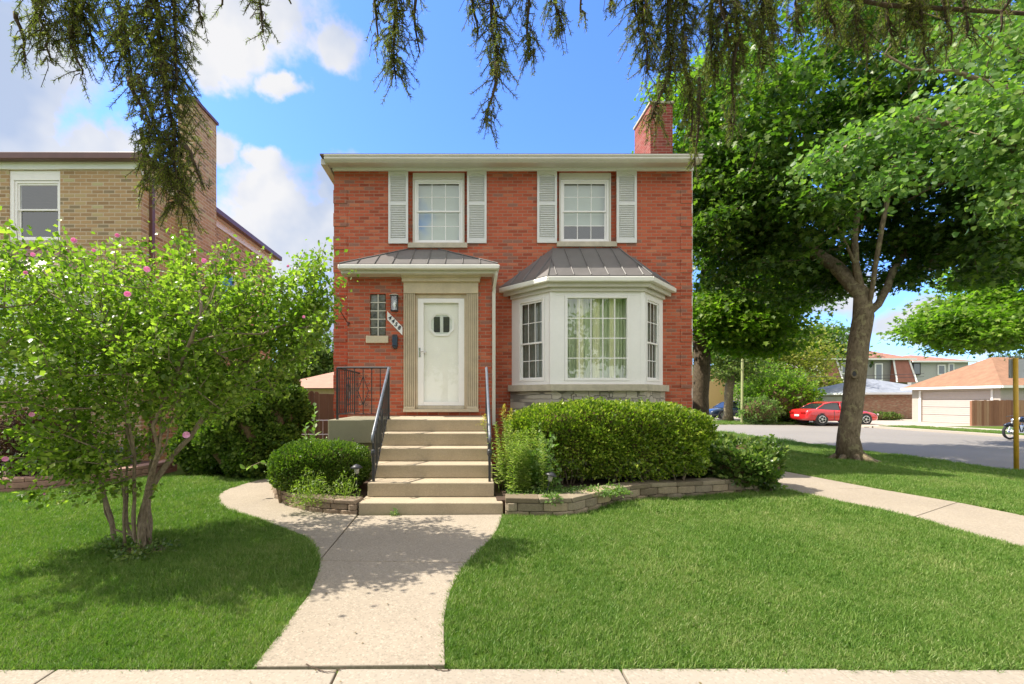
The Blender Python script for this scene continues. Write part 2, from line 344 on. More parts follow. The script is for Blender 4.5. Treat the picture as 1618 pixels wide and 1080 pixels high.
# ================================================================== ground, walks, road
def offset_poly(pts, d, closed=False):
    """offset an xy polyline to its left by d, mitred"""
    n = len(pts); out = []
    for i, p in enumerate(pts):
        p = Vector((p[0], p[1]))
        a = pts[i-1] if (i > 0 or closed) else None; b = pts[(i+1) % n] if (i < n-1 or closed) else None
        ns = []
        for q0, q1 in ((a, p), (p, b)):
            if q0 is None or q1 is None: continue
            e = Vector((q1[0], q1[1])) - Vector((q0[0], q0[1]))
            if e.length < 1e-6: continue
            e.normalize(); ns.append(Vector((-e.y, e.x)))
        m = sum(ns, Vector((0, 0))); m.normalize(); c = max(.35, m.dot(ns[0])); out.append(tuple(p + m * (d / c)))
    return out
def band(mb, pts, d0, d1, z0, z1, mi=0, zf=None):
    A = offset_poly(pts, d0); B = offset_poly(pts, d1)
    for i in range(len(pts) - 1):
        q = [A[i], A[i+1], B[i+1], B[i]]
        mb.add([(x, y, z0) for x, y in q] + [(x, y, z1) for x, y in q], [(0,1,2,3),(7,6,5,4),(0,4,5,1),(1,5,6,2),(2,6,7,3),(3,7,4,0)], mi)
def area(p): return sum(p[i][0]*p[(i+1)%len(p)][1]-p[(i+1)%len(p)][0]*p[i][1] for i in range(len(p)))/2
def inset(p, d):
    if area(p) < 0: p = p[::-1]
    return offset_poly(p, d, True)
def smooth_open(pts, n=6):
    out = []
    for i in range(len(pts) - 1):
        p0 = pts[max(i-1, 0)]; p1 = pts[i]; p2 = pts[i+1]; p3 = pts[min(i+2, len(pts)-1)]
        for k in range(n):
            t = k / n; out.append(tuple(.5*((2*p1[j])+(-p0[j]+p2[j])*t+(2*p0[j]-5*p1[j]+4*p2[j]-p3[j])*t*t+(-p0[j]+3*p1[j]-3*p2[j]+p3[j])*t**3) for j in (0, 1)))
    out.append(tuple(pts[-1][:2])); return out
m, nt, b, o = newmat('lawn_ground')
g = objvec(nt); n1 = noise(nt, g, .5, 4); n2 = noise(nt, g, 30, 4, .7)
c = ramp(nt, math_(nt, 'ADD', math_(nt, 'MULTIPLY', n1, .5), math_(nt, 'MULTIPLY', n2, .5)), [(.35, (.05, .075, .014)), (.5, (.09, .14, .022)), (.65, (.15, .20, .04))])
nt.links.new(c, b.inputs['Base Color']); b.inputs['Roughness'].default_value = .95; b.inputs['Specular IOR Level'].default_value = .1; bump(nt, b, n2, .6, .03)
M_ground = m
mb = MB(); prof = [(-400, -.03), (7.5, -.03)] + [(7.5 + k * .49, gz(7.5 + k * .49) - .03) for k in range(1, 10)] + [(12.39, -.25), (12.4, -.6), (24.9, -.6), (24.91, -.25), (700, -.25)]
ys = [-300, 0, 10, 20, 40, 700]
vs = [(x, y, z) for y in ys for x, z in prof]; k = len(prof)
mb.add(vs, [(j*k+i, j*k+i+1, (j+1)*k+i+1, (j+1)*k+i) for j in range(len(ys)-1) for i in range(k-1)])
tag(mb.build('ground', M_ground, recalc=False), kind='structure')

LEFT_EDGE = smooth_open([G(*p) for p in [(398,1053),(443,997),(468.5,962),(487,938),(500,908),(504.5,885),(497,865),(478,846),(446,833),(404,817),(359,804),(345,791),(348,778.6),(369,769),(404,759),(436,752)]], 4)
RIGHT_EDGE = smooth_open([G(*p) for p in [(705,1050),(703,997),(705,965),(716,926),(732,900.7),(754.5,875),(780,846),(790,827),(795,812)]], 4)
INNER = [G(*p) for p in [(565,812),(533,811),(485,806),(456,798),(436,785),(436,762),(442,752)]]
ja = G(504, 887); jb = G(738, 884.6); jc = G(565, 814)
li = min(range(len(LEFT_EDGE)), key=lambda i: (LEFT_EDGE[i][0]-ja[0])**2+(LEFT_EDGE[i][1]-ja[1])**2)
ri = min(range(len(RIGHT_EDGE)), key=lambda i: (RIGHT_EDGE[i][0]-jb[0])**2+(RIGHT_EDGE[i][1]-jb[1])**2)
mb = MB()
for poly in (LEFT_EDGE[:li+1] + RIGHT_EDGE[:ri+1][::-1],
             [LEFT_EDGE[li], jc, (X_(795, 5.215), 5.215)] + RIGHT_EDGE[ri:-1][::-1],
             LEFT_EDGE[li:] + [(-2.72, 9.5), (-3.3, 9.5)][::1][:0] + INNER[::-1]):
    mb.prism(inset(poly, .005), -.08, 0.0)
# part of the left walk that goes on between the houses
a, b_ = LEFT_EDGE[-1], INNER[-1]
mb.prism([(a[0], a[1]+.012), (b_[0], b_[1]+.012), (b_[0]-.15, 14), (a[0]-.2, 14)], -.08, 0.0)
tag(mb.build('walkway', M_walk, bevel=.006), kind='structure')
# front sidewalk slabs
mb = MB(); xs = [-2.125 - 1.46 * k for k in range(8, 0, -1)] + [-2.125, -.67, .79, 1.91, 3.4, 4.86, 6.3, 7.8, 9.3, 10.8, 12.3]
for a, b_ in zip(xs[:-1], xs[1:]):
    mb.prism([(a+.006, .72), (b_-.006, .72), (b_-.006, 2.225), (a+.006, 2.225)], -.08, -.002 + .004 * math.sin(a * 9))
tag(mb.build('front_sidewalk', M_side, bevel=.006), kind='structure')
# hairline cracks at the sidewalk edge
def crack(pts, wd=.006):
    w3 = [Vector((*G(*p), .0035)) for p in pts]; mb = MB()
    for i in range(len(w3) - 1):
        s = []
        for j in range(6):
            t = j / 5; q = w3[i].lerp(w3[i+1], t); s.append(q + Vector((random.uniform(-.006, .006), random.uniform(-.006, .006), 0)))
        for j in range(5):
            d = (s[j+1] - s[j]).normalized(); nn = Vector((-d.y, d.x, 0)) * wd * random.uniform(.3, .6); mb.quad(s[j]-nn, s[j+1]-nn, s[j+1]+nn, s[j]+nn)
    return mb
random.seed(3)
mb = crack([(484,1049.5),(497,1056),(512,1062),(532,1060),(548,1056)]); m2 = crack([(678,1051),(690,1058),(707,1060),(711,1057)]); mb.add(m2.v, m2.f)
tag(mb.build('sidewalk_crack', M_soil), kind='structure')
# side walk on the right
up = [G(*p) for p in [(1196,738),(1239,744),(1383,771),(1513,793),(1618,814)]]; lo = [G(*p) for p in [(1190,770),(1245,773),(1345,795),(1441,817),(1537,844),(1618,864)]]
mb = MB()
mb.prism(inset([up[0], up[1], up[2], lo[1], lo[0]], .004), -.08, 0.0)
mb.prism(inset([lo[1], up[2], up[3], lo[3], lo[2]], .004), -.08, 0.0)
ex = (7.6, 2.24); ex2 = (6.1, 2.24)
mb.prism(inset([lo[3], up[3], up[4], ex, ex2, lo[5], lo[4]], .004), -.08, 0.0)
mb.prism(inset([up[0], lo[0], (4.75, 7.6), (4.75, 16), (5.9, 16), (5.9, 9)], .004), -.08, 0.0)
tag(mb.build('side_walk', M_walk, bevel=.006), kind='structure')
SIDEWALK_UP = up + [ex]; SIDEWALK_LO = lo + [ex2]
# street running away on the right, kerbs, far strip, alley apron
mb = MB(); mb.prism([(12.52, -40), (24.8, -40), (24.8, 300), (12.52, 300)], -.45, -.34); tag(mb.build('road', M_road), kind='structure')
mb = MB(); mb.box(12.4, 12.54, -40, 300, -.45, -.215); mb.box(24.78, 24.92, -40, 26.3, -.45, -.215); mb.box(24.78, 24.92, 36, 300, -.45, -.215)
tag(mb.build('kerb', M_apron, bevel=.02), kind='structure')
mb = MB(); mb.box(24.79, 48, 26.4, 35.5, -.34, -.232); mb.prism([(24.5, 26.6), (24.79, 26.6), (24.79, 35.3), (24.5, 35.3)], -.42, -.3)
tag(mb.build('alley_apron', M_apron), kind='structure')
mb = MB(); mb.box(27.3, 29.0, -20, 26.38, -.33, -.226); tag(mb.build('far_sidewalk', M_apron), kind='structure')
mb = MB(); mb.box(12.53, 80, 50, 58, -.338, -.326); tag(mb.build('cross_street', M_road), kind='structure')
mb = MB(); mb.box(-80, 80, -14, -5.5, -.1, -.022); tag(mb.build('street_behind', M_road), kind='structure')

# ================================================================== generic building pieces
def frameT(o, u, n):
    u = Vector(u).normalized(); n = Vector(n).normalized(); M = Matrix.Identity(4)
    for i in range(3): M[i][0] = u[i]; M[i][1] = n[i]; M[i][2] = (0, 0, 1)[i]; M[i][3] = o[i]
    return M
def wall(mb, T, u0, u1, z0, z1, holes=(), depth=.12, mi=0):
    """front sheet at d=0 with holes and reveals going to d=-depth; d is outward"""
    us = sorted({u0, u1, *[h[0] for h in holes], *[h[1] for h in holes]}); zs = sorted({z0, z1, *[h[2] for h in holes], *[h[3] for h in holes]})
    old = mb.T; mb.T = T
    for a, b in zip(us[:-1], us[1:]):
        for c, d in zip(zs[:-1], zs[1:]):
            cu, cz = (a+b)/2, (c+d)/2
            if any(h[0] < cu < h[1] and h[2] < cz < h[3] for h in holes): continue
            mb.quad((a,0,c),(b,0,c),(b,0,d),(a,0,d), mi)
    for h in holes:
        a, b, c, d = h
        mb.quad((a,0,c),(a,-depth,c),(a,-depth,d),(a,0,d), mi); mb.quad((b,0,c),(b,0,d),(b,-depth,d),(b,-depth,c), mi)
        mb.quad((a,0,d),(a,-depth,d),(b,-depth,d),(b,0,d), mi); mb.quad((a,0,c),(b,0,c),(b,-depth,c),(a,-depth,c), mi)
    mb.T = old
def ring(mb, u0, u1, z0, z1, w, d0, d1, wb=None, wt=None, mi=0):
    wb = w if wb is None else wb; wt = w if wt is None else wt
    mb.box(u0, u0+w, d0, d1, z0, z1, mi); mb.box(u1-w, u1, d0, d1, z0, z1, mi)
    mb.box(u0+w, u1-w, d0, d1, z0, z0+wb, mi); mb.box(u0+w, u1-w, d0, d1, z1-wt, z1, mi)
def double_hung(root, T, u0, u1, z0, z1, zm, d=0.0, glass=None, fw=.045, grid=(3, 2), blind=None, mat=None, low_blind=True, curtain=None):
    """window part with sashes; d = outward position of the frame face"""
    mat = mat or M_white
    mb = MB(); mb.T = T; ring(mb, u0, u1, z0, z1, fw, d-.10, d)
    win = mb.build('window', mat, root, bevel=.004)
    for (a, c, off) in ((zm-.018, z1-fw, -.022), (z0+fw, zm+.018, -.045)):
        mb = MB(); mb.T = T; A, B = u0+fw+.001, u1-fw-.001; dd = d + off
        ring(mb, A, B, a, c, .034, dd-.022, dd)
        iu0, iu1, iz0, iz1 = A+.034, B-.034, a+.034, c-.034
        for k in range(1, grid[0]): x = iu0+(iu1-iu0)*k/grid[0]; mb.box(x-.008, x+.008, dd-.010, dd-.003, iz0, iz1)
        for k in range(1, grid[1]): z = iz0+(iz1-iz0)*k/grid[1]; mb.box(iu0, iu1, dd-.0095, dd-.0035, z-.008, z+.008)
        mb.build('sash', mat, win, bevel=.003)
        mb = MB(); mb.T = T; mb.quad((iu0, dd-.011, iz0), (iu1, dd-.011, iz0), (iu1, dd-.011, iz1), (iu0, dd-.011, iz1)); mb.build('pane', glass or M_glass, win)
    if blind:
        mb = MB(); mb.T = T; z = z1 - .05; n = 0
        zb = z0+.05 if low_blind else zm - .25
        while z > zb: mb.box(u0+.05, u1-.05, d-.150, d-.146, z-.021, z+.003); z -= .024
        mb.build('blind', blind, win)
    if curtain: drape(win, T, u0+.01, u1-.01, z0+.01, z1-.01, d-.125, curtain, name='curtain', amp=.012)
    return win
def drape(parent, T, u0, u1, z0, z1, d, mat, name='curtain', amp=.025, per=.075):
    n = max(8, int((u1-u0)/.012)); mb = MB(); mb.T = T; vs = []
    for i in range(n+1):
        u = u0+(u1-u0)*i/n; dd = d+amp*math.sin(u/per*2*math.pi)+amp*.4*math.sin(u/per*2.3+1)
        vs += [(u, dd, z0), (u, dd*1.0+.004*math.sin(i), z1)]
    mb.add(vs, [(2*i, 2*i+2, 2*i+3, 2*i+1) for i in range(n)]); return mb.build(name, mat, parent, smooth=True)
def shutter(root, T, u0, u1, z0, z1, zm):
    mb = MB(); mb.T = T; s = .045
    mb.box(u0, u0+s, .004, .034, z0, z1); mb.box(u1-s, u1, .004, .034, z0, z1)
    mb.box(u0+s, u1-s, .004, .034, z0, z0+.09); mb.box(u0+s, u1-s, .004, .034, zm-.03, zm+.03); mb.box(u0+s, u1-s, .004, .034, z1-.05, z1)
    # shallow arched head
    A = [(u0+s, z1-.05)] + [(u0+s+(u1-u0-2*s)*k/10, z1-.05-.045*(abs(k-5)/5)**2) for k in range(11)] + [(u1-s, z1-.05)]
    vs = [(u, .004, z) for u, z in A]+[(u, .033, z) for u, z in A]; n = len(A); mb.add(vs, [tuple(range(n)), tuple(range(n, 2*n))[::-1]]+[(i, (i+1)%n, n+(i+1)%n, n+i) for i in range(n)])
    for a, b in ((z0+.09, zm-.03), (zm+.03, z1-.09)):
        k = int((b-a)/.036)
        for i in range(k):
            z = a+(i+.5)*(b-a)/k
            mb.add([(u0+s, .010, z+.014), (u1-s, .010, z+.014), (u1-s, .028, z-.012), (u0+s, .028, z-.012), (u0+s, .006, z+.010), (u1-s, .006, z+.010), (u1-s, .024, z-.016), (u0+s, .024, z-.016)],
                   [(0,1,2,3),(7,6,5,4),(0,4,5,1),(3,2,6,7),(0,3,7,4),(1,5,6,2)])
    mb.box(u0+s-.002, u1-s+.002, .002, .005, z0+.02, z1-.02)
    return mb.build('shutter', M_shutter, root)
YM = 8.83; YV = 8.29
def bay(root, dx, stone, fr, roofm, gut, sillm, curtains=True):
    """45 degree bay; dx shifts it from the brick house's own"""
    A = (.9025+dx, YM); B = (1.594+dx, 8.15); C = (3.315+dx, 8.15); D = (4.005+dx, YM); poly = [A, B, C, D]
    z0, z1 = 1.678, 3.54
    bayp = thing_part = None
    mb = MB(); band(mb, poly, 0.0, -.045, -.03, 1.553); base = mb.build('bay_base', stone, root)
    mb = MB(); band(mb, poly, -.13, .10, 1.552, z0); mb.build('bay_sill', sillm, root, bevel=.008)
    # body: head board, corner posts, under-window panel
    mb = MB(); band(mb, poly, -.0, .06, 3.365, z1+.05); band(mb, poly, 0, .06, z0+.001, 1.745)
    segs = ((A, B), (B, C), (C, D)); body = mb
    wins = []
    for i, (p, q) in enumerate(segs):
        u = Vector((q[0]-p[0], q[1]-p[1], 0)); Ln = u.length; n = Vector((u.y, -u.x, 0)).normalized()
        T = frameT((p[0], p[1], 0), u, n); body.T = T
        if i == 1: a, b = .245, Ln-.245
        elif i == 0: a, b = .17, Ln-.16
        else: a, b = .16, Ln-.17
        body.box(.0 if i != 1 else .001, a, -.06, 0.0, 1.744, 3.366); body.box(b, Ln-(.0 if i != 1 else .001), -.06, 0.0, 1.744, 3.366); body.T = None
        wins.append((T, a, b, i))
    body.build('bay_body', fr, root, bevel=.006)
    # corner boards
    for p in (B, C):
        mb = MB(); mb.prism([(p[0]-.035, p[1]-.008), (p[0]+.035, p[1]-.008), (p[0]+.05, p[1]+.05), (p[0]-.05, p[1]+.05)], 1.68, 3.50); mb.build('corner_board', fr, root)
    for T, a, b, i in wins:
        if i == 1:
            mb = MB(); mb.T = T; ring(mb, a+.002, b-.002, 1.747, 3.363, .05, -.07, .012, wb=.055)
            win = mb.build('picture_window', fr, root, bevel=.004); iu0, iu1, iz0, iz1 = a+.052, b-.052, 1.80, 3.313
            mb = MB(); mb.T = T
            for k in range(1, 5): x = iu0+(iu1-iu0)*k/5; mb.box(x-.009, x+.009, -.028, -.020, iz0, iz1)
            for k in range(1, 4): z = iz0+(iz1-iz0)*k/4; mb.box(iu0, iu1, -.0275, -.0205, z-.009, z+.009)
            mb.build('grille', fr, win)
            mb = MB(); mb.T = T; mb.quad((iu0, -.03, iz0), (iu1, -.03, iz0), (iu1, -.03, iz1), (iu0, -.03, iz1)); mb.build('pane', M_glass, win)
            if curtains:
                drape(win, T, iu0-.05, iu1+.05, 1.70, 3.42, -.20, M_sheer, 'sheer_curtain', .018, .06)
                for c0, c1 in ((.18, .30), (.46, .58), (.74, .84)):
                    drape(win, T, iu0+(iu1-iu0)*c0, iu0+(iu1-iu0)*c1, 1.70, 3.42, -.14, M_curtain, 'curtain', .02, .07)
        else:
            double_hung(root, T, a+.002, b-.002, 1.747, 3.363, 2.50, d=.008, blind=None, mat=fr, curtain=M_greycurtain, glass=M_sideglass)
    # interior back so the room stays closed
    e = [(.62+dx, YM+.03), (1.49+dx, 7.98), (3.42+dx, 7.98), (4.285+dx, YM+.03)]
    e[0] = (.655+dx, YM); e[3] = (4.25+dx, YM)
    mb = MB()
    mb.add([(e[0][0], e[0][1], 3.70), (e[1][0], e[1][1], 3.70), (e[2][0], e[2][1], 3.70), (e[3][0], e[3][1], 3.70), (1.75+dx, YM, 4.50), (3.09+dx, YM, 4.50),
            (e[0][0], e[0][1], 3.675), (e[1][0], e[1][1], 3.675), (e[2][0], e[2][1], 3.675), (e[3][0], e[3][1], 3.675)],
           [(0,1,4),(1,2,5,4),(2,3,5),(6,7,1,0),(7,8,2,1),(8,9,3,2),(9,8,7,6)])
    rf = mb.build('bay_roof', roofm, root)
    mb = MB()
    def seam(p, q): mb.tube([Vector(p)+Vector((0,0,.012)), Vector(q)+Vector((0,0,.012))], .011, 4)
    e1 = Vector((e[1][0], e[1][1], 3.70)); e2 = Vector((e[2][0], e[2][1], 3.70)); t1 = Vector((1.75+dx, YM, 4.5)); t2 = Vector((3.09+dx, YM, 4.5)); e0 = Vector((*e[0], 3.7)); e3 = Vector((*e[3], 3.7))
    for k in range(6):
        x = e1.x+(e2.x-e1.x)*(k+.5)/6; s0 = Vector((x, e1.y, 3.7)); s1 = Vector((x, YM, 4.5))
        if x < t1.x: f = (x-e1.x)/(t1.x-e1.x); s1 = e1.lerp(t1, f)
        if x > t2.x: f = (e2.x-x)/(e2.x-t2.x); s1 = e2.lerp(t2, f)
        seam(s0, s1)
    for a, c, t in ((e0, e1, t1), (e3, e2, t2)):
        seam(c, t); 
        for k in range(1, 4):
            f = k/4; s0 = a.lerp(c, f); dirv = (t - a); 
            # run up-slope: parallel to the plane's fall line, stopping at the hip or the wall
            nrm = (c-a).cross(t-a).normalized(); h = (c-a).normalized(); up = nrm.cross(h); up = up if up.z > 0 else -up
            tmax = (YM - s0.y)/up.y if up.y > 1e-4 else 9
            # intersection with hip c->t
            A2 = np.array([[up.x, -(t-c).x], [up.y, -(t-c).y]]); r = np.array([c.x-s0.x, c.y-s0.y])
            try: sol = np.linalg.solve(A2, r); tm = min(tmax, sol[0]) if sol[0] > 0 else tmax
            except Exception: tm = tmax
            seam(s0, s0+up*tm)
    mb.build('roof_seam', roofm, rf)
    ep = [e[0], e[1], e[2], e[3]]
    mb = MB(); band(mb, ep, -.035, .055, 3.575, 3.672); g = mb.build('bay_gutter', gut, root, bevel=.018)
    mb = MB(); band(mb, ep, .056, .105, 3.50, 3.64); band(mb, poly, -.052, .0, 3.43, 3.58); mb.build('bay_fascia', M_cream if gut is M_white_g else fr, root, bevel=.01)
def sheer():
    m = bpy.data.materials.new('sheer_fabric'); m.use_nodes = True; nt = m.node_tree; b = nt.nodes['Principled BSDF']; b.inputs['Base Color'].default_value = (.36, .40, .33, 1); b.inputs['Roughness'].default_value = .9
    v = objvec(nt, (1, 1, .05)); n = noise(nt, v, 60, 3); nt.links.new(ramp(nt, n, [(.35, (.50, .56, .38)), (.65, (.80, .84, .62))]), b.inputs['Base Color']); return m
M_sheer = sheer(); M_greycurtain = plain('grey_curtain', (.19, .20, .18), .9, var=.2)
M_white_g = plain('gutter_white', (.78, .77, .70), .35, var=.06, scale=2)
# random ashlar limestone
def ashlar():
    m, nt, b, o = newmat('ashlar_limestone'); v = objvec(nt); s = N(nt, 'ShaderNodeSeparateXYZ'); nt.links.new(v, s.inputs[0])
    u = math_(nt, 'ADD', s.outputs[0], math_(nt, 'MULTIPLY', s.outputs[1], .9)); cvx = N(nt, 'ShaderNodeCombineXYZ'); nt.links.new(u, cvx.inputs[0]); nt.links.new(math_(nt, 'MULTIPLY', s.outputs[2], 1.75), cvx.inputs[1])
    vo = N(nt, 'ShaderNodeTexVoronoi', inp={'Scale': 4.3, 'Randomness': .62}); vo.distance = 'CHEBYCHEV'; nt.links.new(cvx.outputs[0], vo.inputs['Vector'])
    v2 = N(nt, 'ShaderNodeTexVoronoi', inp={'Scale': 4.3, 'Randomness': .62}); v2.distance = 'CHEBYCHEV'; v2.feature = 'F2'; nt.links.new(cvx.outputs[0], v2.inputs['Vector'])
    d = math_(nt, 'SUBTRACT', v2.outputs['Distance'], vo.outputs['Distance'])
    mr = N(nt, 'ShaderNodeMapRange', inp={1: .02, 2: .06, 3: 0, 4: 1}); nt.links.new(d, mr.inputs[0])
    sp = N(nt, 'ShaderNodeSeparateColor'); nt.links.new(vo.outputs['Color'], sp.inputs[0])
    c = ramp(nt, sp.outputs[0], [(0, (.40, .37, .31)), (.5, (.55, .51, .43)), (1, (.64, .58, .47))]); n = noise(nt, v, 14, 5, .7)
    c = mixc(nt, math_(nt, 'MULTIPLY', n, .45), c, (.33, .29, .23)); c = mixc(nt, mr.outputs[0], (.23, .21, .18), c)
    nt.links.new(c, b.inputs['Base Color']); b.inputs['Roughness'].default_value = .9; bump(nt, b, math_(nt, 'ADD', mr.outputs[0], math_(nt, 'MULTIPLY', n, .8)), .8, .02); return m
M_ashlar = ashlar()

# ================================================================== the brick house
XL, XR = -2.746, 4.597; VL, VR = -2.316, .463; DEP = 18.5; ZT = 6.14
H = thing('brick_house', 'two-storey red brick house with white shutters and bay window, behind the concrete steps', 'house', ((XL+XR)/2, YM, 0))
TF = frameT((0, YM, 0), (1, 0, 0), (0, -1, 0))      # front: u = world x, d towards the camera
def xm(px): return X_(px, YM)
def zm_(py): return Z_(py, YM)
W1 = (xm(645), xm(738), zm_(383.8), zm_(271)); W2 = (xm(879.8), xm(973.6), zm_(382), zm_(271))
BAYH = (1.0, 3.9, 1.6, 3.55)
mb = MB(); wall(mb, TF, XL, XR, -.05, ZT, [W1, W2, BAYH], .14)
mb.quad((XL, YM, -.05), (XL, DEP, -.05), (XL, DEP, ZT), (XL, YM, ZT)); mb.quad((XR, YM, -.05), (XR, DEP, -.05), (XR, DEP, ZT), (XR, YM, ZT)); mb.quad((XL, DEP, -.05), (XR, DEP, -.05), (XR, DEP, ZT), (XL, DEP, ZT))
mb.build('wall', M_brick, H, recalc=False)
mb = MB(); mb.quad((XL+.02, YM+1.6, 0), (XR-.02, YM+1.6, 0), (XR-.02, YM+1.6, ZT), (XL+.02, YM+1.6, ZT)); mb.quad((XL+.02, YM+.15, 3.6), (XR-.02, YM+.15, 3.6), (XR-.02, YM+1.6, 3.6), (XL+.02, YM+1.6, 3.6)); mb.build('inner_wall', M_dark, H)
# vestibule
TV = frameT((0, YV, 0), (1, 0, 0), (0, -1, 0))
def xv(px): return X_(px, YV)
def zv(py): return Z_(py, YV)
DOOR = (xv(656), xv(737), zv(646), zv(464)); GB = (xv(584.6), xv(609.6), zv(530), zv(464))
mb = MB(); wall(mb, TV, VL, VR, -.05, 3.80, [DOOR, GB], .10)
mb.quad((VL, YV, -.05), (VL, YM, -.05), (VL, YM, 3.8), (VL, YV, 3.8)); mb.quad((VR, YV, -.05), (VR, YM, -.05), (VR, YM, 3.8), (VR, YV, 3.8))
mb.build('vestibule_wall', M_brick, H, recalc=False)
# projecting brick quoins at both front corners
z = .02 * 0 + .0677 * 3
while z < ZT - .3:
    mb = MB()
    mb.box(XL-.008, XL+.27, YM-.013, YM+.03, z, z+.0677*4-.003); mb.build('quoin', M_brick, H)
    mb = MB(); mb.box(XR-.23, XR+.008, YM-.010, YM+.03, z, z+.0677*4-.003); mb.build('quoin', M_brick, H)
    z += .0677 * 7
# eave
mb = MB(); mb.box(XL-.02, XR+.02, 8.79, 8.829, zm_(270.5), 6.135); mb.box(XL-.022, XL-.002, 8.83, DEP, zm_(270.5), 6.135); mb.build('frieze', M_frieze, H, bevel=.004)
mb = MB(); mb.prism([(8.545, 6.085), (8.545, 6.16), (8.789, 6.16), (8.789, 6.125), (8.60, 6.10)], XL-.05, XR+.0, axis='x'); mb.build('soffit', M_cream, H)
mb = MB(); mb.prism([(8.42, 6.08), (8.40, 6.10), (8.405, 6.135), (8.385, 6.15), (8.385, 6.175), (8.54, 6.175), (8.54, 6.05), (8.46, 6.05)], XL-.06, XR-.01, axis='x'); mb.box(XL-.17, XL-.05, 8.545, DEP, 6.06, 6.172)
gt = mb.build('gutter', M_cream, H)
mb = MB(); e = .2; a = (XL-.15, 8.42); b_ = (XR+.02, 8.42); c = (XR+.02, DEP+.2); d = (XL-.15, DEP+.2); cx = (XL+XR)/2
mb.add([(*a, 6.176), (*b_, 6.176), (*c, 6.176), (*d, 6.176), (*a, 6.205), (*b_, 6.205), (*c, 6.205), (*d, 6.205), (cx, 8.42+3.7, 7.25), (cx, DEP-3.5, 7.25)],
       [(3,2,1,0),(0,1,5,4),(1,2,6,5),(2,3,7,6),(3,0,4,7),(4,5,8),(5,6,9,8),(6,7,9),(7,4,8,9)]); mb.build('roof', M_roof, H)
# chimney
mb = MB(); mb.box(4.46, 5.0, 10.5, 11.5, -.05, 8.60); ch = mb.build('chimney', M_brick_dark, H)
mb = MB(); mb.box(4.43, 5.03, 10.47, 11.53, 8.601, 8.66); mb.box(4.56, 4.88, 10.66, 10.95, 8.661, 8.72); mb.box(4.56, 4.88, 11.05, 11.34, 8.661, 8.72); mb.build('chimney_cap', M_sill, ch, bevel=.006)
# upper windows
for (W, c0, c1, low) in ((W1, 651.7, 734, True), (W2, 884, 966.4, False)):
    u0, u1 = xm(c0), xm(c1)
    win = double_hung(H, TF, u0+.035, u1-.035, W[2]+.02, Z_(281, YM), Z_(331, YM), d=-.055, blind=M_blind, low_blind=low)
    mb = MB(); mb.T = TF; mb.box(u0, u0+.034, -.12, -.03, W[2]+.002, W[3]-.002); mb.box(u1-.034, u1, -.12, -.03, W[2]+.002, W[3]-.002); mb.box(u0+.035, u1-.035, -.12, -.028, Z_(280.8, YM), W[3]-.002); mb.box(u0+.035, u1-.035, -.12, -.04, W[2]+.002, W[2]+.02)
    mb.build('casing', M_cream, win, bevel=.006)
    for qa, qb in ((W[0], u0-.001), (u1+.001, W[1])): mb = MB(); mb.T = TF; mb.box(qa, qb, -.138, -.075, W[2], W[3]); mb.build('brick_jamb', M_brick, win)
    mb = MB(); mb.T = TF; mb.box(W[0]-.004, W[1]+.004, -.12, .045, W[2]-.105, W[2]-.001); mb.build('sill', M_sill, win, bevel=.006)
for c0, c1, ya, yb in ((614, 645, 271.5, 385), (738, 768.7, 271, 384.5), (848.5, 879.6, 269.3, 384), (973.8, 1005.3, 269, 384)):
    shutter(H, TF, xm(c0), xm(c1), zm_(yb), zm_(max(ya, 270.9)), zm_(322.5))
bay(H, 0, M_ashlar, M_white, M_roofmetal, M_white_g, M_sill)
# entry roof
Ye = 7.95; ez = 3.90; xl, xr = -2.37, .557; ra, rb = -1.22, -.60; rz = 4.47
mb = MB()
mb.add([(xl, Ye, ez), (xr, Ye, ez), (xr, YM-.001, ez), (xl, YM-.001, ez), (ra, YM-.001, rz), (rb, YM-.001, rz), (xl, Ye, ez-.02), (xr, Ye, ez-.02), (xr, YM-.001, ez-.02), (xl, YM-.001, ez-.02)],
       [(0,1,5,4),(1,2,5),(3,0,4),(6,7,1,0),(7,8,2,1),(9,6,0,3),(6,9,8,7)])
er = mb.build('entry_roof', M_roofmetal, H)
mb = MB(); n = 9
for k in range(1, n):
    x = xl+(xr-xl)*k/n; t = min(1, (x-xl)/(ra-xl), (xr-x)/(xr-rb)); p0 = Vector((x, Ye, ez+.012)); p1 = Vector((x, Ye+(YM-Ye)*t, ez+(rz-ez)*t+.012)); mb.tube([p0, p1], .011, 4)
mb.tube([(xl, Ye, ez+.012), (ra, YM, rz+.012)], .012, 4); mb.tube([(xr, Ye, ez+.012), (rb, YM, rz+.012)], .012, 4)
mb.build('roof_seam', M_roofmetal, er)
ep = [(xl, YM-.002), (xl, Ye), (xr, Ye), (xr, YM-.002)]
mb = MB(); band(mb, ep, -.03, .07, 3.80, 3.884); mb.build('entry_gutter', M_white_g, H, bevel=.018)
mb = MB(); mb.box(VL-.05, VR+.05, 8.03, 8.288, 3.745, 3.868); mb.box(VL-.05, VR+.05, 8.289, YM-.002, 3.801, 3.868); mb.box(VR+.003, VR+.05, 8.289, YM-.002, 3.745, 3.8); mb.build('entry_fascia', M_cream, H, bevel=.006)
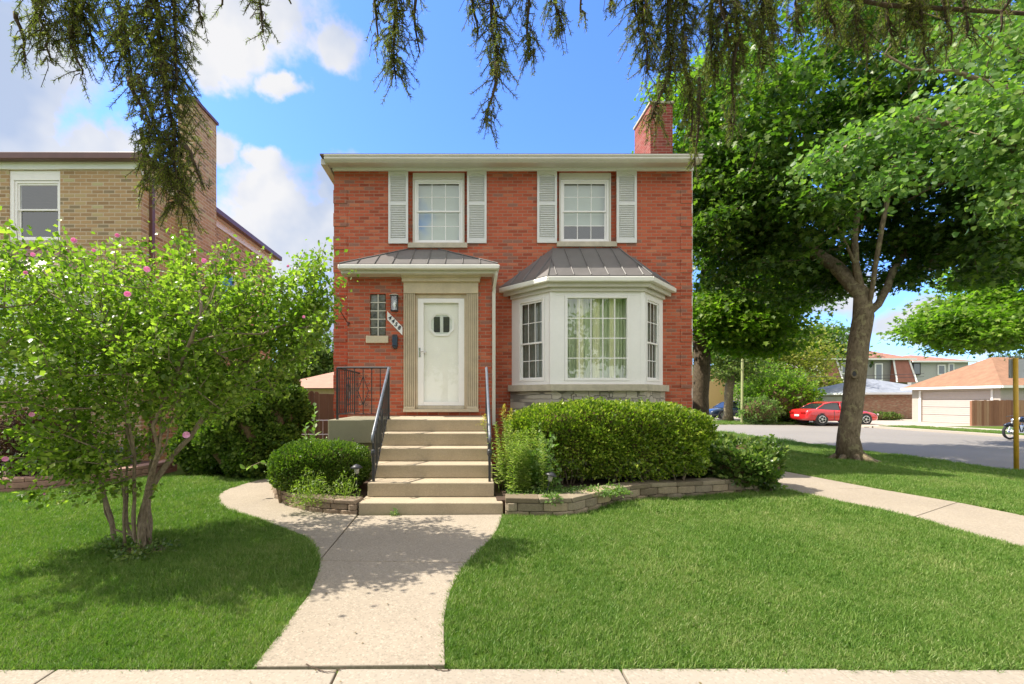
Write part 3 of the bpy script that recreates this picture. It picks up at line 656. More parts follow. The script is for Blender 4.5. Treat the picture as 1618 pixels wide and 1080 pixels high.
# door surround
mb = MB(); mb.T = TV
def vb(mb, a, b, ya, yb, d0, d1, mi=0): mb.box(xv(a), xv(b), d0, d1, zv(yb), zv(ya), mi)
vb(mb, 636, 758, 440, 446.5, .003, .11); vb(mb, 634.6, 759.8, 436.7, 440.2, .003, .15); vb(mb, 638.2, 755.6, 446.4, 464, .003, .055)
ent = mb.build('door_surround', M_lime, H, bevel=.005)
mb = MB(); mb.T = TV; vb(mb, 637.5, 756.2, 646.1, 650.5, .003, .075); mb.build('plinth', M_lime, H, bevel=.005)
for a, b in ((638.2, 656), (737, 755.6)):
    mb = MB(); mb.T = TV; A, B = xv(a), xv(b); wq = B-A
    mb.box(A, B, .003, .014, zv(645.8), zv(464.1))
    for k in range(6): c0 = A+wq*(.0+.18*k); mb.box(c0+.001, c0+wq*.098, .0141, .046, zv(645.7), zv(464.2))
    mb.box(A, B, .0465, .055, zv(645.8), zv(642)); mb.build('pilaster', M_lime, ent, bevel=.003)
# storm door
mb = MB(); mb.T = TV; ring(mb, xv(656.3), xv(736.8), zv(645.9), zv(464.2), xv(660)-xv(656.3), -.09, -.01, wt=.075); mb.build('door_frame', M_lime, H, bevel=.004)
a, b, ya, yb = 660.1, 733.6, 470.9, 640.5
mb = MB(); mb.T = TV; ring(mb, xv(a), xv(b), zv(yb), zv(ya), xv(669.3)-xv(660.1), -.045, -.008, wb=zv(634.4)-zv(640.5), wt=zv(471)-zv(478)); sd = mb.build('storm_door', M_white, H, bevel=.004)
mb = MB(); mb.T = TV; mb.quad((xv(669.3), -.03, zv(634.4)), (xv(724.9), -.03, zv(634.4)), (xv(724.9), -.03, zv(478)), (xv(669.3), -.03, zv(478))); mb.build('door_glass', M_doorglass, sd)
mb = MB(); mb.T = TV; mb.box(xv(661.8), xv(664.6), -.008, .004, zv(564), zv(549)); mb.tube([(xv(663.2), .004, zv(556)), (xv(663.2), .04, zv(556)), (xv(671.5), .045, zv(555))], .009, 8); mb.build('door_handle', M_chrome, sd, bevel=.003)
mb = MB(); mb.T = TV; mb.box(xv(660.2), xv(733.5), -.05, .02, zv(645.8), zv(640.8)); mb.build('threshold', M_sill, H, bevel=.003)
# inner door behind the glass, octagonal light with two small blinds
TV5 = TV @ Matrix.Translation((0, .05, 0))
M_door = plain('inner_door_paint', (.92, .91, .86), .5, var=.03)
mb = MB(); mb.T = TV5; mb.box(xv(661), xv(733), -.16, -.12, zv(640), zv(474)); idr = mb.build('inner_door', M_door, H)
ocx, ocz = (xv(697.5), zv(511.5)); ow, oh = .245, .225
def octo(s): return [(ocx+ow*s*x, ocz+oh*s*z) for x, z in ((-1,-.45),(-.5,-1),(.5,-1),(1,-.45),(1,.45),(.5,1),(-.5,1),(-1,.45))]
mb = MB(); mb.T = TV5; o1, o2 = octo(1), octo(.83)
vs = [(x, -.119, z) for x, z in o1]+[(x, -.095, z) for x, z in o1]+[(x, -.119, z) for x, z in o2]+[(x, -.100, z) for x, z in o2]
mb.add(vs, [(8+i, 8+(i+1)%8, 24+(i+1)%8, 24+i) for i in range(8)]+[(i, (i+1)%8, 8+(i+1)%8, 8+i) for i in range(8)]+[(16+i, 24+i, 24+(i+1)%8, 16+(i+1)%8) for i in range(8)]); mb.build('octagonal_window', M_white, idr)
mb = MB(); mb.T = TV5; mb.add([(x, -.118, z) for x, z in octo(.83)], [tuple(range(8))]); mb.build('pane', plain('grey_door_light', (.70, .74, .70), .3), idr)
for s in (-1, 1):
    mb = MB(); mb.T = TV5; c = ocx+s*.092; mb.box(c-.060, c+.060, -.1175, -.112, ocz-.15, ocz+.15)
    mb.build('dark_light', plain('dark_light', (.03, .035, .03), .4), idr)
    mb = MB(); mb.T = TV
    for k in range(12): z = ocz-.145+k*.0258; mb.box(c-.060, c+.060, -.1115, -.106, z, z+.009)
    mb.build('small_blind', M_cream, idr)
mb = MB(); mb.T = TV5; mb.lathe((xv(671), -.10, zv(556)), [(.005, -.02), (.025, -.015), (.03, 0), (.025, .015), (.005, .02)], 10); mb.build('door_knob', M_chrome, idr, smooth=True)
# glass block window
mb = MB(); mb.T = TV; g0, g1, gz0, gz1 = GB; cw = (g1-g0)/2; chh = (gz1-gz0)/5
mb.box(g0, g1, -.075, -.06, gz0, gz1)
mb.box((g0+g1)/2-.010, (g0+g1)/2+.010, -.059, -.018, gz0, gz1)
for k in range(1, 5): z = gz0+k*chh; mb.box(g0, g1, -.0585, -.0185, z-.009, z+.009)
gbw = mb.build('glass_block_window', M_cream, H)
M_gblock, nt, b, o = newmat('glass_block'); nn = noise(nt, objvec(nt), 9, 3); nt.links.new(ramp(nt, nn, [(.3, (.05, .055, .04)), (.6, (.16, .16, .12)), (.75, (.24, .26, .24))]), b.inputs['Base Color']); b.inputs['Roughness'].default_value = .12; bump(nt, b, noise(nt, objvec(nt), 26, 2), .6, .02)
for i in range(2):
    for j in range(5): mb = MB(); mb.T = TV; mb.box(g0+i*cw+.011, g0+(i+1)*cw-.011, -.0595, -.024, gz0+j*chh+.010, gz0+(j+1)*chh-.010); mb.build('glass_block', M_gblock, gbw, bevel=.01)
mb = MB(); mb.T = TV; vb(mb, 579, 614, 530.6, 541.8, -.05, .05); mb.build('sill', M_lime, gbw, bevel=.005)
# downspouts
mb = MB(); mb.tube([(.53, 8.05, 3.80), (.53, 8.05, 3.72), (.505, 8.20, 3.52), (.505, 8.23, 3.42)], .032, 8); mb.box(.468, .53, 8.20, 8.25, .9, 3.45); mb.build('downspout', M_cream, H, bevel=.005)
mb = MB(); mb.box(XR+.003, XR+.028, YM+.02, YM+.10, 0, 6.1); mb.build('downspout', M_white_g, H)
# ---- fittings on the front
def single(mb, name, mat, label, cat, loc, **k): return tag(mb.build(name, mat, None, loc=loc, **k), label, cat)
lc = (xv(624.6), YV-.09, zv(479)); LT = thing('wall_lantern', 'dark metal box lantern with clear glass on the brick right of the glass block window', 'lantern', lc)
mb = MB(); mb.box(lc[0]-.05, lc[0]+.05, YV-.012, YV-.001, zv(490), zv(470)); mb.box(lc[0]-.02, lc[0]+.02, YV-.06, YV-.012, zv(474), zv(471)); mb.build('back_plate', M_black, LT)
mb = MB(); x0, x1, y0, y1, z0, z1 = lc[0]-.062, lc[0]+.062, YV-.16, YV-.04, zv(492), zv(470)
for x in (x0, x1-.012):
    for y in (y0, y1-.012): mb.box(x, x+.012, y, y+.012, z0, z1)
mb.box(x0-.003, x1+.003, y0-.003, y1+.003, z0-.014, z0); mb.box(x0-.008, x1+.008, y0-.008, y1+.008, z1, z1+.012)
mb.build('frame', M_black, LT)
mb = MB(); mb.add([(x0-.03, y0-.03, z1+.0125), (x1+.03, y0-.03, z1+.0125), (x1+.03, y1+.02, z1+.0125), (x0-.03, y1+.02, z1+.0125), (lc[0]-.03, lc[1]-.03, z1+.05), (lc[0]+.03, lc[1]-.03, z1+.05), (lc[0]+.03, lc[1]+.01, z1+.05), (lc[0]-.03, lc[1]+.01, z1+.05)], [(0,3,2,1),(4,5,6,7),(0,1,5,4),(1,2,6,5),(2,3,7,6),(3,0,4,7)]); mb.build('cap', M_sill, LT)
mb = MB(); mb.box(x0+.013, x1-.013, y0+.004, y1-.004, z0+.001, z1-.001); mb.build('glass', M_glass, LT)
mb = MB(); mb.lathe((lc[0], lc[1]-.01, z0), [(.012, 0), (.012, .06), (.028, .10), (.03, .13), (.012, .16)], 10); mb.build('bulb', M_white, LT, smooth=True)
pts = [(612.2, 491.5), (636.2, 516.5), (636.0, 529.6), (612.2, 504.8)]
PL = thing('house_number_plaque', 'white slanted house number plaque with black digits between the lantern and the door surround', 'plaque', (xv(624), YV, zv(510)))
mb = MB(); q = [(xv(a), zv(b)) for a, b in pts]; mb.prism([(x, z) for x, z in q], YV-.022, YV-.004, axis='y'); mb.build('plate', M_white, PL, bevel=.003)
for i, dgt in enumerate('4458'):
    t = .18 + i * .205; cxp = 612.2+24*t; czp = 491.5+25*t+6.6
    cu = bpy.data.curves.new('digit', 'FONT'); cu.body = dgt; cu.size = .108; cu.extrude = .003; cu.offset = .0035; cu.align_x = 'CENTER'; cu.align_y = 'CENTER'
    to = link(bpy.data.objects.new('digit', cu)); bpy.context.view_layer.update(); me = bpy.data.meshes.new_from_object(to.evaluated_get(bpy.context.evaluated_depsgraph_get())); bpy.data.objects.remove(to)
    me.transform(Matrix.Rotation(R(90), 4, 'X') @ Matrix.Rotation(R(-24), 4, 'Z')); me.transform(Matrix.Translation((xv(cxp), YV-.026, zv(czp))))
    me.materials.clear(); finish('digit', me, PL, None, M_black)
mb = MB(); mc = (xv(625), YV, zv(540)); xh = .05
mb.prism([(mc[0]-xh, zv(531)), (mc[0]-xh, zv(548)), (mc[0]-.03, zv(551)), (mc[0]+.03, zv(551)), (mc[0]+xh, zv(548)), (mc[0]+xh, zv(531)), (mc[0]+.035, zv(529.3)), (mc[0]-.035, zv(529.3))], YV-.10, YV-.004, axis='y')
mbx = thing('mailbox', 'narrow black wall mailbox under the slanted number plaque', 'mailbox', mc); mb.build('box', M_black, mbx, bevel=.008)
mb = MB(); mb.box(mc[0]-.047, mc[0]+.047, YV-.112, YV-.1005, zv(547), zv(533)); mb.build('lid', plain('mailbox_lid', (.03, .05, .08), .3), mbx, bevel=.006)
a = Vector((xv(538), YV-.30, zv(492))); bq = Vector((X_(549, YM), YM-.30, 0)); 
mb = MB(); p0 = Vector((X_(549.5, YV)+.01, YV-.012, Z_(511, YV))); mb.tube([p0, (X_(538, 7.95), 7.95, Z_(491.5, 7.95))], .009, 8); mb.lathe(p0, [(.03, -.03), (.03, .03)], 8)
single(mb, 'flag_bracket', plain('rusty_bracket', (.12, .04, .03), .7), 'thin rusty flag pole bracket sticking out of the left brick corner', 'flag bracket', tuple(p0))

# ================================================================== steps and porch
SX0, SX1 = -1.29, .34; risers = [(5.22, .138), (5.53, .322), (5.85, .505), (6.17, .695), (6.48, .885), (6.80, 1.075)]
ST = thing('porch_steps', 'tan concrete front steps and landing leading up to the white door', 'steps', (-.47, 5.9, 0))
for i, (y, z) in enumerate(risers[:-1]):
    zp = -.06 if i == 0 else risers[i-1][1]
    mb = MB()
    if i == 0: mb.box(-1.325, .43, y, 5.60, zp, z)
    else: mb.box(SX0, SX1, y, risers[i+1][0]+.03 if i < 4 else 6.83, zp+.0005, z)
    mb.build('step', M_stair, ST, bevel=.014, seg=3)
mb = MB(); mb.box(SX0, SX1, 6.80, YV-.002, .886, 1.075); mb.build('landing', M_stair, ST, bevel=.014, seg=3)
mb = MB(); mb.box(SX0+.02, SX1-.02, 5.56, 6.79, -.06, .321); mb.box(SX0+.02, SX1-.02, 6.2, YV-.005, -.06, .69); mb.box(SX0+.02, SX1-.02, 6.5, YV-.005, .69, .8845); mb.build('core', M_stair, ST)
mb = MB(); mb.box(-2.21, SX0-.003, 6.80, YV-.003, .70, 1.07); mb.box(-2.17, SX0-.004, 6.86, YV-.004, -.06, .70); mb.build('side_block', M_block, ST, bevel=.012, seg=3)
# wrought iron railings
def twist_picket(mb, x, y, z0, z1, r=.0065): mb.box(x-r, x+r, y-r, y+r, z0, z1)
def scroll_panel(mb, c, u, h, w):
    """diamond with small curls in the plane spanned by u and z"""
    c = Vector(c); u = Vector(u).normalized(); z = Vector((0, 0, 1))
    def pt(a, b): return c+u*a+z*b
    for s in (-1, 1):
        for t in (-1, 1):
            mb.tube([pt(0, t*h), pt(s*w*.35, t*h*.62), pt(s*w, 0)], .006, 5)
            cc = (s*w*.95, t*h*.42); pp = [pt(cc[0]+.030*math.cos(q)*(1-q/9), cc[1]+.030*math.sin(q)*(1-q/9)) for q in [k*.7 for k in range(10)]]; mb.tube(pp, .004, 4)
            cc = (s*w*.55, t*h*.95); pp = [pt(cc[0]+.026*math.cos(q)*(1-q/9), cc[1]+.026*math.sin(q)*(1-q/9)) for q in [k*.7 for k in range(10)]]; mb.tube(pp, .004, 4)
        mb.tube([pt(s*w, 0), pt(s*w*1.4, 0)], .006, 5)
def stair_rail(name, label, x0, x1, xt):
    """x0,x1: bottom & top x of the sloping rail"""
    yb, zb = 5.60, .138; yt, zt = 6.86, 1.075
    rt = thing(name, label, 'railing', (x0, yb, zb))
    mb = MB(); mb.box(x0-.016, x0+.016, yb-.016, yb+.016, zb, .98); mb.lathe((x0, yb, .70), [(.016, -.05), (.03, -.03), (.035, 0), (.03, .03), (.016, .05)], 10); mb.box(x0-.03, x0+.03, yb-.03, yb+.03, zb, zb+.012); mb.build('post', M_black, rt)
    mb = MB(); mb.box(x1-.016, x1+.016, yt-.016, yt+.016, zt, zt+.80); mb.box(x1-.03, x1+.03, yt-.03, yt+.03, zt, zt+.012); mb.build('post', M_black, rt)
    T0 = Vector((x0, yb-.05, .93)); T1 = Vector((x1, yt, zt+.82)); 
    mb = MB(); mb.tube([T0+Vector((0, .0, -.10)), T0+Vector((0, -.03, -.05)), T0, T1, T1+Vector((0, .12, 0))], [.014, .017, .020, .020, .020], 10); mb.build('handrail', M_railtop, rt, smooth=True)
    L0 = Vector((x0, yb, .32)); L1 = Vector((x1, yt, zt+.12)); mb = MB(); mb.tube([L0, L1], .008, 4); mb.tube([L0.lerp(T0, .87)+Vector((0, .05, 0)), T1+Vector((0, 0, -.09))], .008, 4); mb.build('bottom_rail', M_black, rt)
    for k in range(1, 12):
        t = k/12; a = L0.lerp(L1, t); b = T0.lerp(T1, (a.y-T0.y)/(T1.y-T0.y)); mb = MB(); twist_picket(mb, a.x, a.y, a.z, b.z)
        if k == 6: scroll_panel(mb, (a.x, a.y, (a.z+b.z)/2), (0, 1, .7), .2, .07)
        mb.build('picket', M_black, rt)
    return rt
stair_rail('stair_railing', 'black iron stair railing with grey handrail on the left side of the steps', -1.225, -1.26, 0)
stair_rail('stair_railing', 'black iron stair railing with grey handrail beside the yellow flowering plants', .285, .30, 0)
PR = thing('porch_railing', 'black iron porch railing with diamond scrollwork on the block left of the steps', 'railing', (-2.08, 6.87, 1.07))
mb = MB(); mb.tube([(-2.08, YV-.01, 1.90), (-2.08, 6.87, 1.90), (-1.26, 6.87, 1.90)], .016, 4); mb.build('top_rail', M_black, PR)
mb = MB(); mb.tube([(-2.08, YV-.01, 1.16), (-2.08, 6.87, 1.16), (-1.26, 6.87, 1.16)], .008, 4); mb.build('bottom_rail', M_black, PR)
mb = MB(); mb.box(-2.096, -2.064, 6.854, 6.886, 1.07, 1.90); mb.build('post', M_black, PR)
for k in range(1, 6):
    mb = MB(); x = -2.08+k*.137; twist_picket(mb, x, 6.87, 1.16, 1.89)
    if k == 3: scroll_panel(mb, (x, 6.87, 1.53), (1, 0, 0), .24, .085)
    mb.build('picket', M_black, PR)
for k in range(1, 11):
    mb = MB(); y = 6.87+k*.128; twist_picket(mb, -2.08, y, 1.16, 1.89)
    if k == 5: scroll_panel(mb, (-2.08, y, 1.53), (0, 1, 0), .24, .085)
    mb.build('picket', M_black, PR)

# ================================================================== neighbour's tan brick house on the left
NX = -6.70; NL = -15.5
NH = thing('neighbour_brick_house', 'tan brick house with brown gutter and tall side chimney behind the flowering shrub', 'house', (-11, YM, 0))
def xn(px): return X_(px, YM)
w1 = (xn(14), xn(95), Z_(380, YM), Z_(268.2, YM)); w0 = (w1[0]-3.9, w1[1]-3.9, w1[2], w1[3])
mb = MB(); wall(mb, TF, NL, NX, -.05, 6.30, [w1, w0, (-10.3, -7.4, 1.6, 3.55)], .14)
SW = (11.65, 12.55, 3.7, 5.0)
TS = frameT((NX, 0, 0), (0, 1, 0), (1, 0, 0)); wall(mb, TS, YM, 14.7, -.05, 6.25, [SW], .12); mb.quad((NL, YM, 0), (NL, 14.7, 0), (NL, 14.7, 6.1), (NL, YM, 6.1)); mb.quad((NL, 14.7, 0), (NX, 14.7, 0), (NX, 14.7, 6.25), (NL, 14.7, 6.25))
mb.build('wall', M_tan, NH, recalc=False)
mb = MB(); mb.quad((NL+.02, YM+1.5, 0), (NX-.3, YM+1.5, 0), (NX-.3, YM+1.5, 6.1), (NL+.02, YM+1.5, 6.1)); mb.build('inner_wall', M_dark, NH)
mb = MB(); mb.box(NL, NX+.02, 8.79, 8.829, Z_(268, YM), 6.31); mb.box(NX+.002, NX+.03, 8.83, 14.7, 6.0, 6.22); mb.build('frieze', M_frieze, NH)
mb = MB(); mb.box(NL, NX+.04, 8.75, 8.789, 6.20, 6.30); mb.box(NX+.031, NX+.13, 8.79, 14.8, 6.18, 6.24); mb.build('soffit', M_cream, NH)
mb = MB(); mb.box(NL, NX+.16, 8.62, 8.75, 6.22, 6.36); mb.box(NX+.131, NX+.26, 8.751, 14.95, 6.20, 6.34); mb.build('gutter', M_browngutter, NH, bevel=.015)
mb = MB(); ncx = (NL+NX)/2; A = [(NL-.2, 8.64), (NX+.24, 8.64), (NX+.24, 14.9), (NL-.2, 14.9)]
mb.add([(*p, 6.345) for p in A]+[(ncx-1, 11.8, 7.3), (ncx+1, 11.8, 7.3)], [(3,2,1,0),(0,1,5,4),(1,2,5),(2,3,4,5),(3,0,4)]); mb.build('roof', plain('neighbour_shingle', (.22, .12, .09), .9, var=.2, scale=10), NH)
mb = MB(); mb.box(NX+.002, -6.30, 9.94, 10.79, -.05, 8.28); c = mb.build('chimney', M_tan, NH)
mb = MB(); mb.box(NX-.02, -6.26, 9.90, 10.83, 8.281, 8.35); mb.box(NX-.02+.06, -6.36, 9.98, 10.75, 8.351, 8.42); mb.build('chimney_cap', M_browngutter, c)
mb = MB(); mb.box(NX+.002, NX+.07, 9.05, 9.13, 0, 6.08); mb.build('downspout', M_browngutter, NH)
for W in (w1, w0):
    u0, u1 = W[0], W[1]
    win = double_hung(NH, TF, u0+.08, u1-.035, W[2]+.03, Z_(284, YM), Z_(329, YM), d=-.04, grid=(1, 1), blind=None)
    mb = MB(); mb.T = TF; mb.box(u0, u0+.079, -.12, -.02, W[2], W[3]-.002); mb.box(u1-.034, u1, -.12, -.02, W[2], W[3]-.002); mb.box(u0+.08, u1-.035, -.12, -.02, Z_(283.5, YM), W[3]-.002); mb.box(u0+.08, u1-.035, -.12, -.03, W[2], W[2]+.029); mb.build('casing', M_white, win)
    mb = MB(); mb.T = TF; mb.box(W[0]-.06, W[1]+.06, -.12, .05, W[2]-.115, W[2]-.001); mb.build('sill', M_sill, win, bevel=.006)
double_hung(NH, TS, SW[0], SW[1], SW[2], SW[3], 4.35, d=-.03, grid=(1, 1))
bay(NH, -11.35, M_tan, M_white, plain('pink_brown_metal', (.30, .17, .15), .5, var=.15), M_white, M_sill)
mb = MB(); mb.box(-7.1, -6.72, 8.2, 8.8, -.05, .42); mb.box(-9.5, -6.8, 7.7, 8.14, -.05, .30); tag(mb.build('stoop', plain('grey_stoop', (.17, .18, .20), .8, bmp=.3), None, loc=(-8, 8, 0), bevel=.01), 'low grey concrete stoop at the foot of the tan brick house', 'stoop')
# ================================================================== vegetation
def skeleton(trunk, targets, rad_tip=.008, power=2.3, seg=.45, droop=0.0, maxr=None, wig=.25):
    """trunk: list of polylines [(pts...)], first starts at the ground; targets (n,3). Returns MB with the limbs"""
    P_ = []; par = []
    def addp(p, q): P_.append(np.array(p, dtype=float)); par.append(q); return len(P_) - 1
    for pl, root in trunk:
        last = -1 if root is None else root
        for i, p in enumerate(pl):
            if root is not None and i == 0:
                d = np.linalg.norm(np.array(P_) - np.array(p), axis=1); last = int(d.argmin()); continue
            if last >= 0:
                a = P_[last]; b = np.array(p, dtype=float); k = max(1, int(np.linalg.norm(b-a)/seg))
                for j in range(1, k+1): last = addp(a+(b-a)*j/k + (rng.normal(size=3)*wig*.06 if j < k else 0), last)
            else: last = addp(p, last)
    c0 = np.array(P_).mean(0); ntr = len(P_)
    base = np.array(P_[0])
    order = np.argsort(np.linalg.norm(targets - np.array(P_[ntr-1])[None], axis=1)); ends = []
    for ti in order:
        t = targets[ti]; A = np.array(P_); v = t - A; d = np.linalg.norm(v, axis=1)
        # prefer nodes that lie lower and nearer the trunk so limbs run outwards
        cost = d * (1 + .55 * np.maximum(0, -(v[:, 2]) / np.maximum(d, 1e-6))); cost[0] += 5; 
        n = int(cost.argmin()); a = P_[n]; b = t; k = max(1, int(np.linalg.norm(b-a)/seg)); last = n
        bend = rng.normal(size=3) * wig * np.linalg.norm(b-a) * .25; bend[2] += np.linalg.norm(b-a)*.12
        for j in range(1, k+1):
            f = j/k; last = addp(a+(b-a)*f + bend*math.sin(math.pi*f), last)
        ends.append(last)
    n = len(P_); r = np.zeros(n); cnt = np.zeros(n)
    for i in range(n-1, -1, -1):
        if cnt[i] == 0: cnt[i] = rad_tip**power
        if par[i] >= 0: cnt[par[i]] += cnt[i]
    r = cnt**(1/power)
    return np.array(P_), par, r, ends
def limbs(P_, par, r, maxr=None, nside=6, minr=0.0, flare=0):
    if maxr and r[0] > 0:
        tip = r.min(); kx = math.log(maxr/tip)/math.log(r[0]/tip); r = tip*(r/tip)**kx
    if maxr: r = np.minimum(r * 1.0, maxr)
    mb = MB(); n = len(P_); kids = [[] for _ in range(n)]
    for i in range(n):
        if par[i] >= 0: kids[par[i]].append(i)
    done = set(); starts = [0]
    while starts:
        s = starts.pop(); chain = [s] if par[s] < 0 else [par[s], s]; cur = s
        while kids[cur]:
            ks = sorted(kids[cur], key=lambda i: -r[i]); starts += ks[1:]; cur = ks[0]; chain.append(cur)
        rr = [r[i] for i in chain]
        if par[s] >= 0: rr[0] = min(rr[0], rr[1]*1.15)
        if max(rr) < minr: continue
        if flare and par[s] < 0:
            for q in range(len(chain)): h = P_[chain[q]][2] - P_[chain[0]][2]; rr[q] *= 1 + flare*math.exp(-h/.28)
        ns = nside if rr[0] > .03 else 4
        if rr[0] > .12: ns = 14
        mb.tube([P_[i] for i in chain], rr, ns, cap=(par[s] < 0))
    return mb
def clump_leaves(ends, P_, n_per, spread, flat=.45, up=.9, centre=None, droop=.25, size=.1, sizevar=.35):
    E = P_[ends]; n = len(ends) * n_per
    C = np.repeat(E, n_per, 0); g = rng.normal(size=(n, 3)) * spread; g[:, 2] *= flat; C = C + g
    if centre is not None: out = unit(C - np.array(centre))
    else: out = unit(g)
    D = unit(out * .5 + rdir(n) * .8 + np.array([0, 0, -droop])); Nn = unit(rdir(n) * .75 + np.array([0, 0, up]) + out * .3)
    S = size * (1 + rng.uniform(-sizevar, sizevar, n)); return C, D, Nn, S
def envelope(n, blobs, shell=.35, minz=None, seed=None):
    """random points in ellipsoids (cx,cy,cz,rx,ry,rz,weight), biased to the outside"""
    wts = np.array([b[6] for b in blobs], dtype=float); wts /= wts.sum(); idx = rng.choice(len(blobs), n, p=wts); B = np.array([b[:6] for b in blobs])[idx]
    d = rdir(n); rad = rng.uniform(0, 1, n)**shell; return B[:, :3] + d * rad[:, None] * B[:, 3:6]
def tree(name, label, cat, trunk, targets, leafm, bark, shape, n_per, spread, size, rad_tip=.01, power=2.3, maxr=None, flat=.45, up=.9, droop=.25, flare=.5, seg=.5, group=None, keep=None, minr=0.0):
    base = trunk[0][0][0]; T = thing(name, label, cat, base, group)
    P_, par, r, ends = skeleton(trunk, targets, rad_tip, power, seg)
    limbs(P_, par, r, maxr, flare=flare, minr=minr).build('trunk', bark, T, smooth=True, recalc=False)
    C, D, Nn, S = clump_leaves(ends, P_, n_per, spread, flat, up, None, droop, size)
    if keep is not None: k = keep(C); C, D, Nn, S = C[k], D[k], Nn[k], S[k]
    leaves('crown', leafm, C, D, Nn, S, shape, T); return T, P_, ends
# ---- leaf colours
L_maple = leafmat('maple_leaf', [(.2, (.028, .065, .013)), (.5, (.072, .14, .024)), (.88, (.18, .25, .048))], .38, .42, .38)
L_maple2 = leafmat('bright_maple_leaf', [(.2, (.07, .13, .018)), (.55, (.15, .24, .032)), (.9, (.28, .36, .06))], .45, .5, .3)
L_ginkgo = leafmat('ginkgo_leaf', [(.2, (.07, .14, .040)), (.55, (.14, .235, .065)), (.9, (.26, .34, .09))], .45, .42, .35)
L_yellow = leafmat('yellow_green_leaf', [(.2, (.13, .15, .03)), (.6, (.26, .27, .06)), (.9, (.42, .38, .09))], .6, .4, .2)
L_dull = leafmat('dull_green_leaf', [(.2, (.07, .11, .035)), (.6, (.14, .19, .05)), (.9, (.22, .27, .07))], .6, .35, .2)
L_rose = leafmat('hibiscus_leaf', [(.15, (.07, .12, .018)), (.5, (.165, .24, .036)), (.88, (.38, .43, .10))], .38, .44, .45, patch=2.2)
L_box = leafmat('hedge_leaf', [(.2, (.065, .115, .014)), (.5, (.17, .245, .028)), (.88, (.42, .45, .07))], .38, .34, .45, patch=5)
L_box2 = leafmat('boxwood_leaf', [(.2, (.045, .09, .016)), (.5, (.10, .17, .026)), (.9, (.22, .28, .045))], .36, .3, .5, patch=5)
L_arb = leafmat('arborvitae_spray', [(.2, (.04, .08, .014)), (.55, (.10, .16, .026)), (.9, (.21, .27, .045))], .55, .3, .25, patch=4)
L_euon = leafmat('euonymus_leaf', [(.2, (.05, .10, .024)), (.55, (.11, .18, .04)), (.9, (.28, .33, .09))], .3, .28, .55, patch=5)
L_spruce = leafmat('spruce_needle', [(.15, (.055, .080, .022)), (.5, (.145, .165, .045)), (.85, (.36, .32, .09))], .5, .38, .3, patch=6)
L_barb = leafmat('barberry_leaf', [(.2, (.025, .012, .012)), (.6, (.055, .02, .02)), (.9, (.07, .05, .02))], .5, .2, .3)
L_weed = leafmat('goldenrod_leaf', [(.2, (.13, .19, .045)), (.5, (.27, .34, .09)), (.85, (.45, .47, .17))], .5, .35, .3)
L_milk = leafmat('milkweed_leaf', [(.2, (.10, .17, .05)), (.6, (.17, .25, .08)), (.9, (.26, .32, .13))], .5, .4, .3)
L_ylw = plain('goldenrod_flower', (.55, .48, .04), .8, var=.3)
L_pink = leafmat('hibiscus_petal', [(.2, (.62, .32, .48)), (.9, (.78, .52, .66))], .5, .4, .2, tint=(1, .7, .9))
# ---- flowering shrub (left foreground)
def shrub_keep(C): return np.ones(len(C), bool)
cx, cy = -3.02, 4.08
b0 = Vector((cx, cy, -.02))
def pp(x, y, Y): v = P(x, y, Y); return (v.x, v.y, v.z)
stems = [([(-3.02, 3.98, -.03), pp(228, 800, 4.08), pp(258, 740, 4.15), pp(300, 690, 4.2), pp(350, 620, 4.3), pp(400, 560, 4.35), pp(455, 500, 4.3)], None),
         ([(-3.08, 4.15, -.02), (-3.1, 4.2, .12), pp(236, 780, 4.3), pp(246, 700, 4.5), pp(285, 640, 4.6), pp(300, 560, 4.7), pp(330, 470, 4.6)], 0),
         ([(-3.05, 4.05, -.02), (-3.1, 4.0, .12), pp(212, 790, 4.0), pp(212, 720, 3.9), pp(200, 640, 3.8), pp(185, 540, 3.7), pp(150, 450, 3.6)], 0),
         ([(-3.36, 4.1, -.02), pp(178, 835, 4.1), pp(160, 765, 4.15), pp(138, 710, 4.2), pp(110, 640, 4.2), pp(70, 560, 4.1), pp(30, 480, 4.0)], 0),
         ([(-3.24, 4.2, -.02), pp(200, 825, 4.2), pp(200, 740, 4.4), pp(205, 660, 4.7), pp(220, 560, 5.0), pp(240, 450, 5.0)], 0),
         ([(-3.0, 4.05, .0), pp(228, 790, 3.9), pp(250, 710, 3.7), pp(262, 630, 3.6), pp(300, 540, 3.5), pp(340, 450, 3.5)], 0)]
tg = envelope(640, [(-3.1, 4.2, 2.0, 1.5, 1.2, .85, 6), (-2.2, 4.3, 2.1, .95, .9, .72, 2.5), (-3.9, 4.0, 1.9, 1.0, 1.0, .85, 2.5), (-1.62, 4.25, 2.25, .36, .4, .55, .9), (-3.6, 3.9, 1.1, .7, .7, .45, .9), (-2.55, 3.7, 1.6, .75, .4, .5, 1.6)], .55)
_px = VX+tg[:, 0]*F/tg[:, 1]; _py = VY-(tg[:, 2]-CH)*F/tg[:, 1]; _k = ~((_py > 500) & (_px > 560-(_py-490)*.9)) & ~((_px < 170) & (_py > 650)); tg = tg[_k]
tg = np.concatenate([tg, envelope(60, [(-3.55, 3.95, .85, .75, .5, .38, 1)], .6)]); tg = tg[(tg[:, 1] > 2.5) & (tg[:, 2] > .38)]
T = thing('flowering_shrub', 'tall multi-stemmed rose of Sharon shrub with pink blossoms on the left lawn', 'shrub', (cx, cy, 0))
P_, par, r, ends = skeleton(stems, tg, .0045, 2.35, .22, wig=.5)
limbs(P_, par, r, .024, nside=7).build('trunk', M_bark2, T, smooth=True, recalc=False)
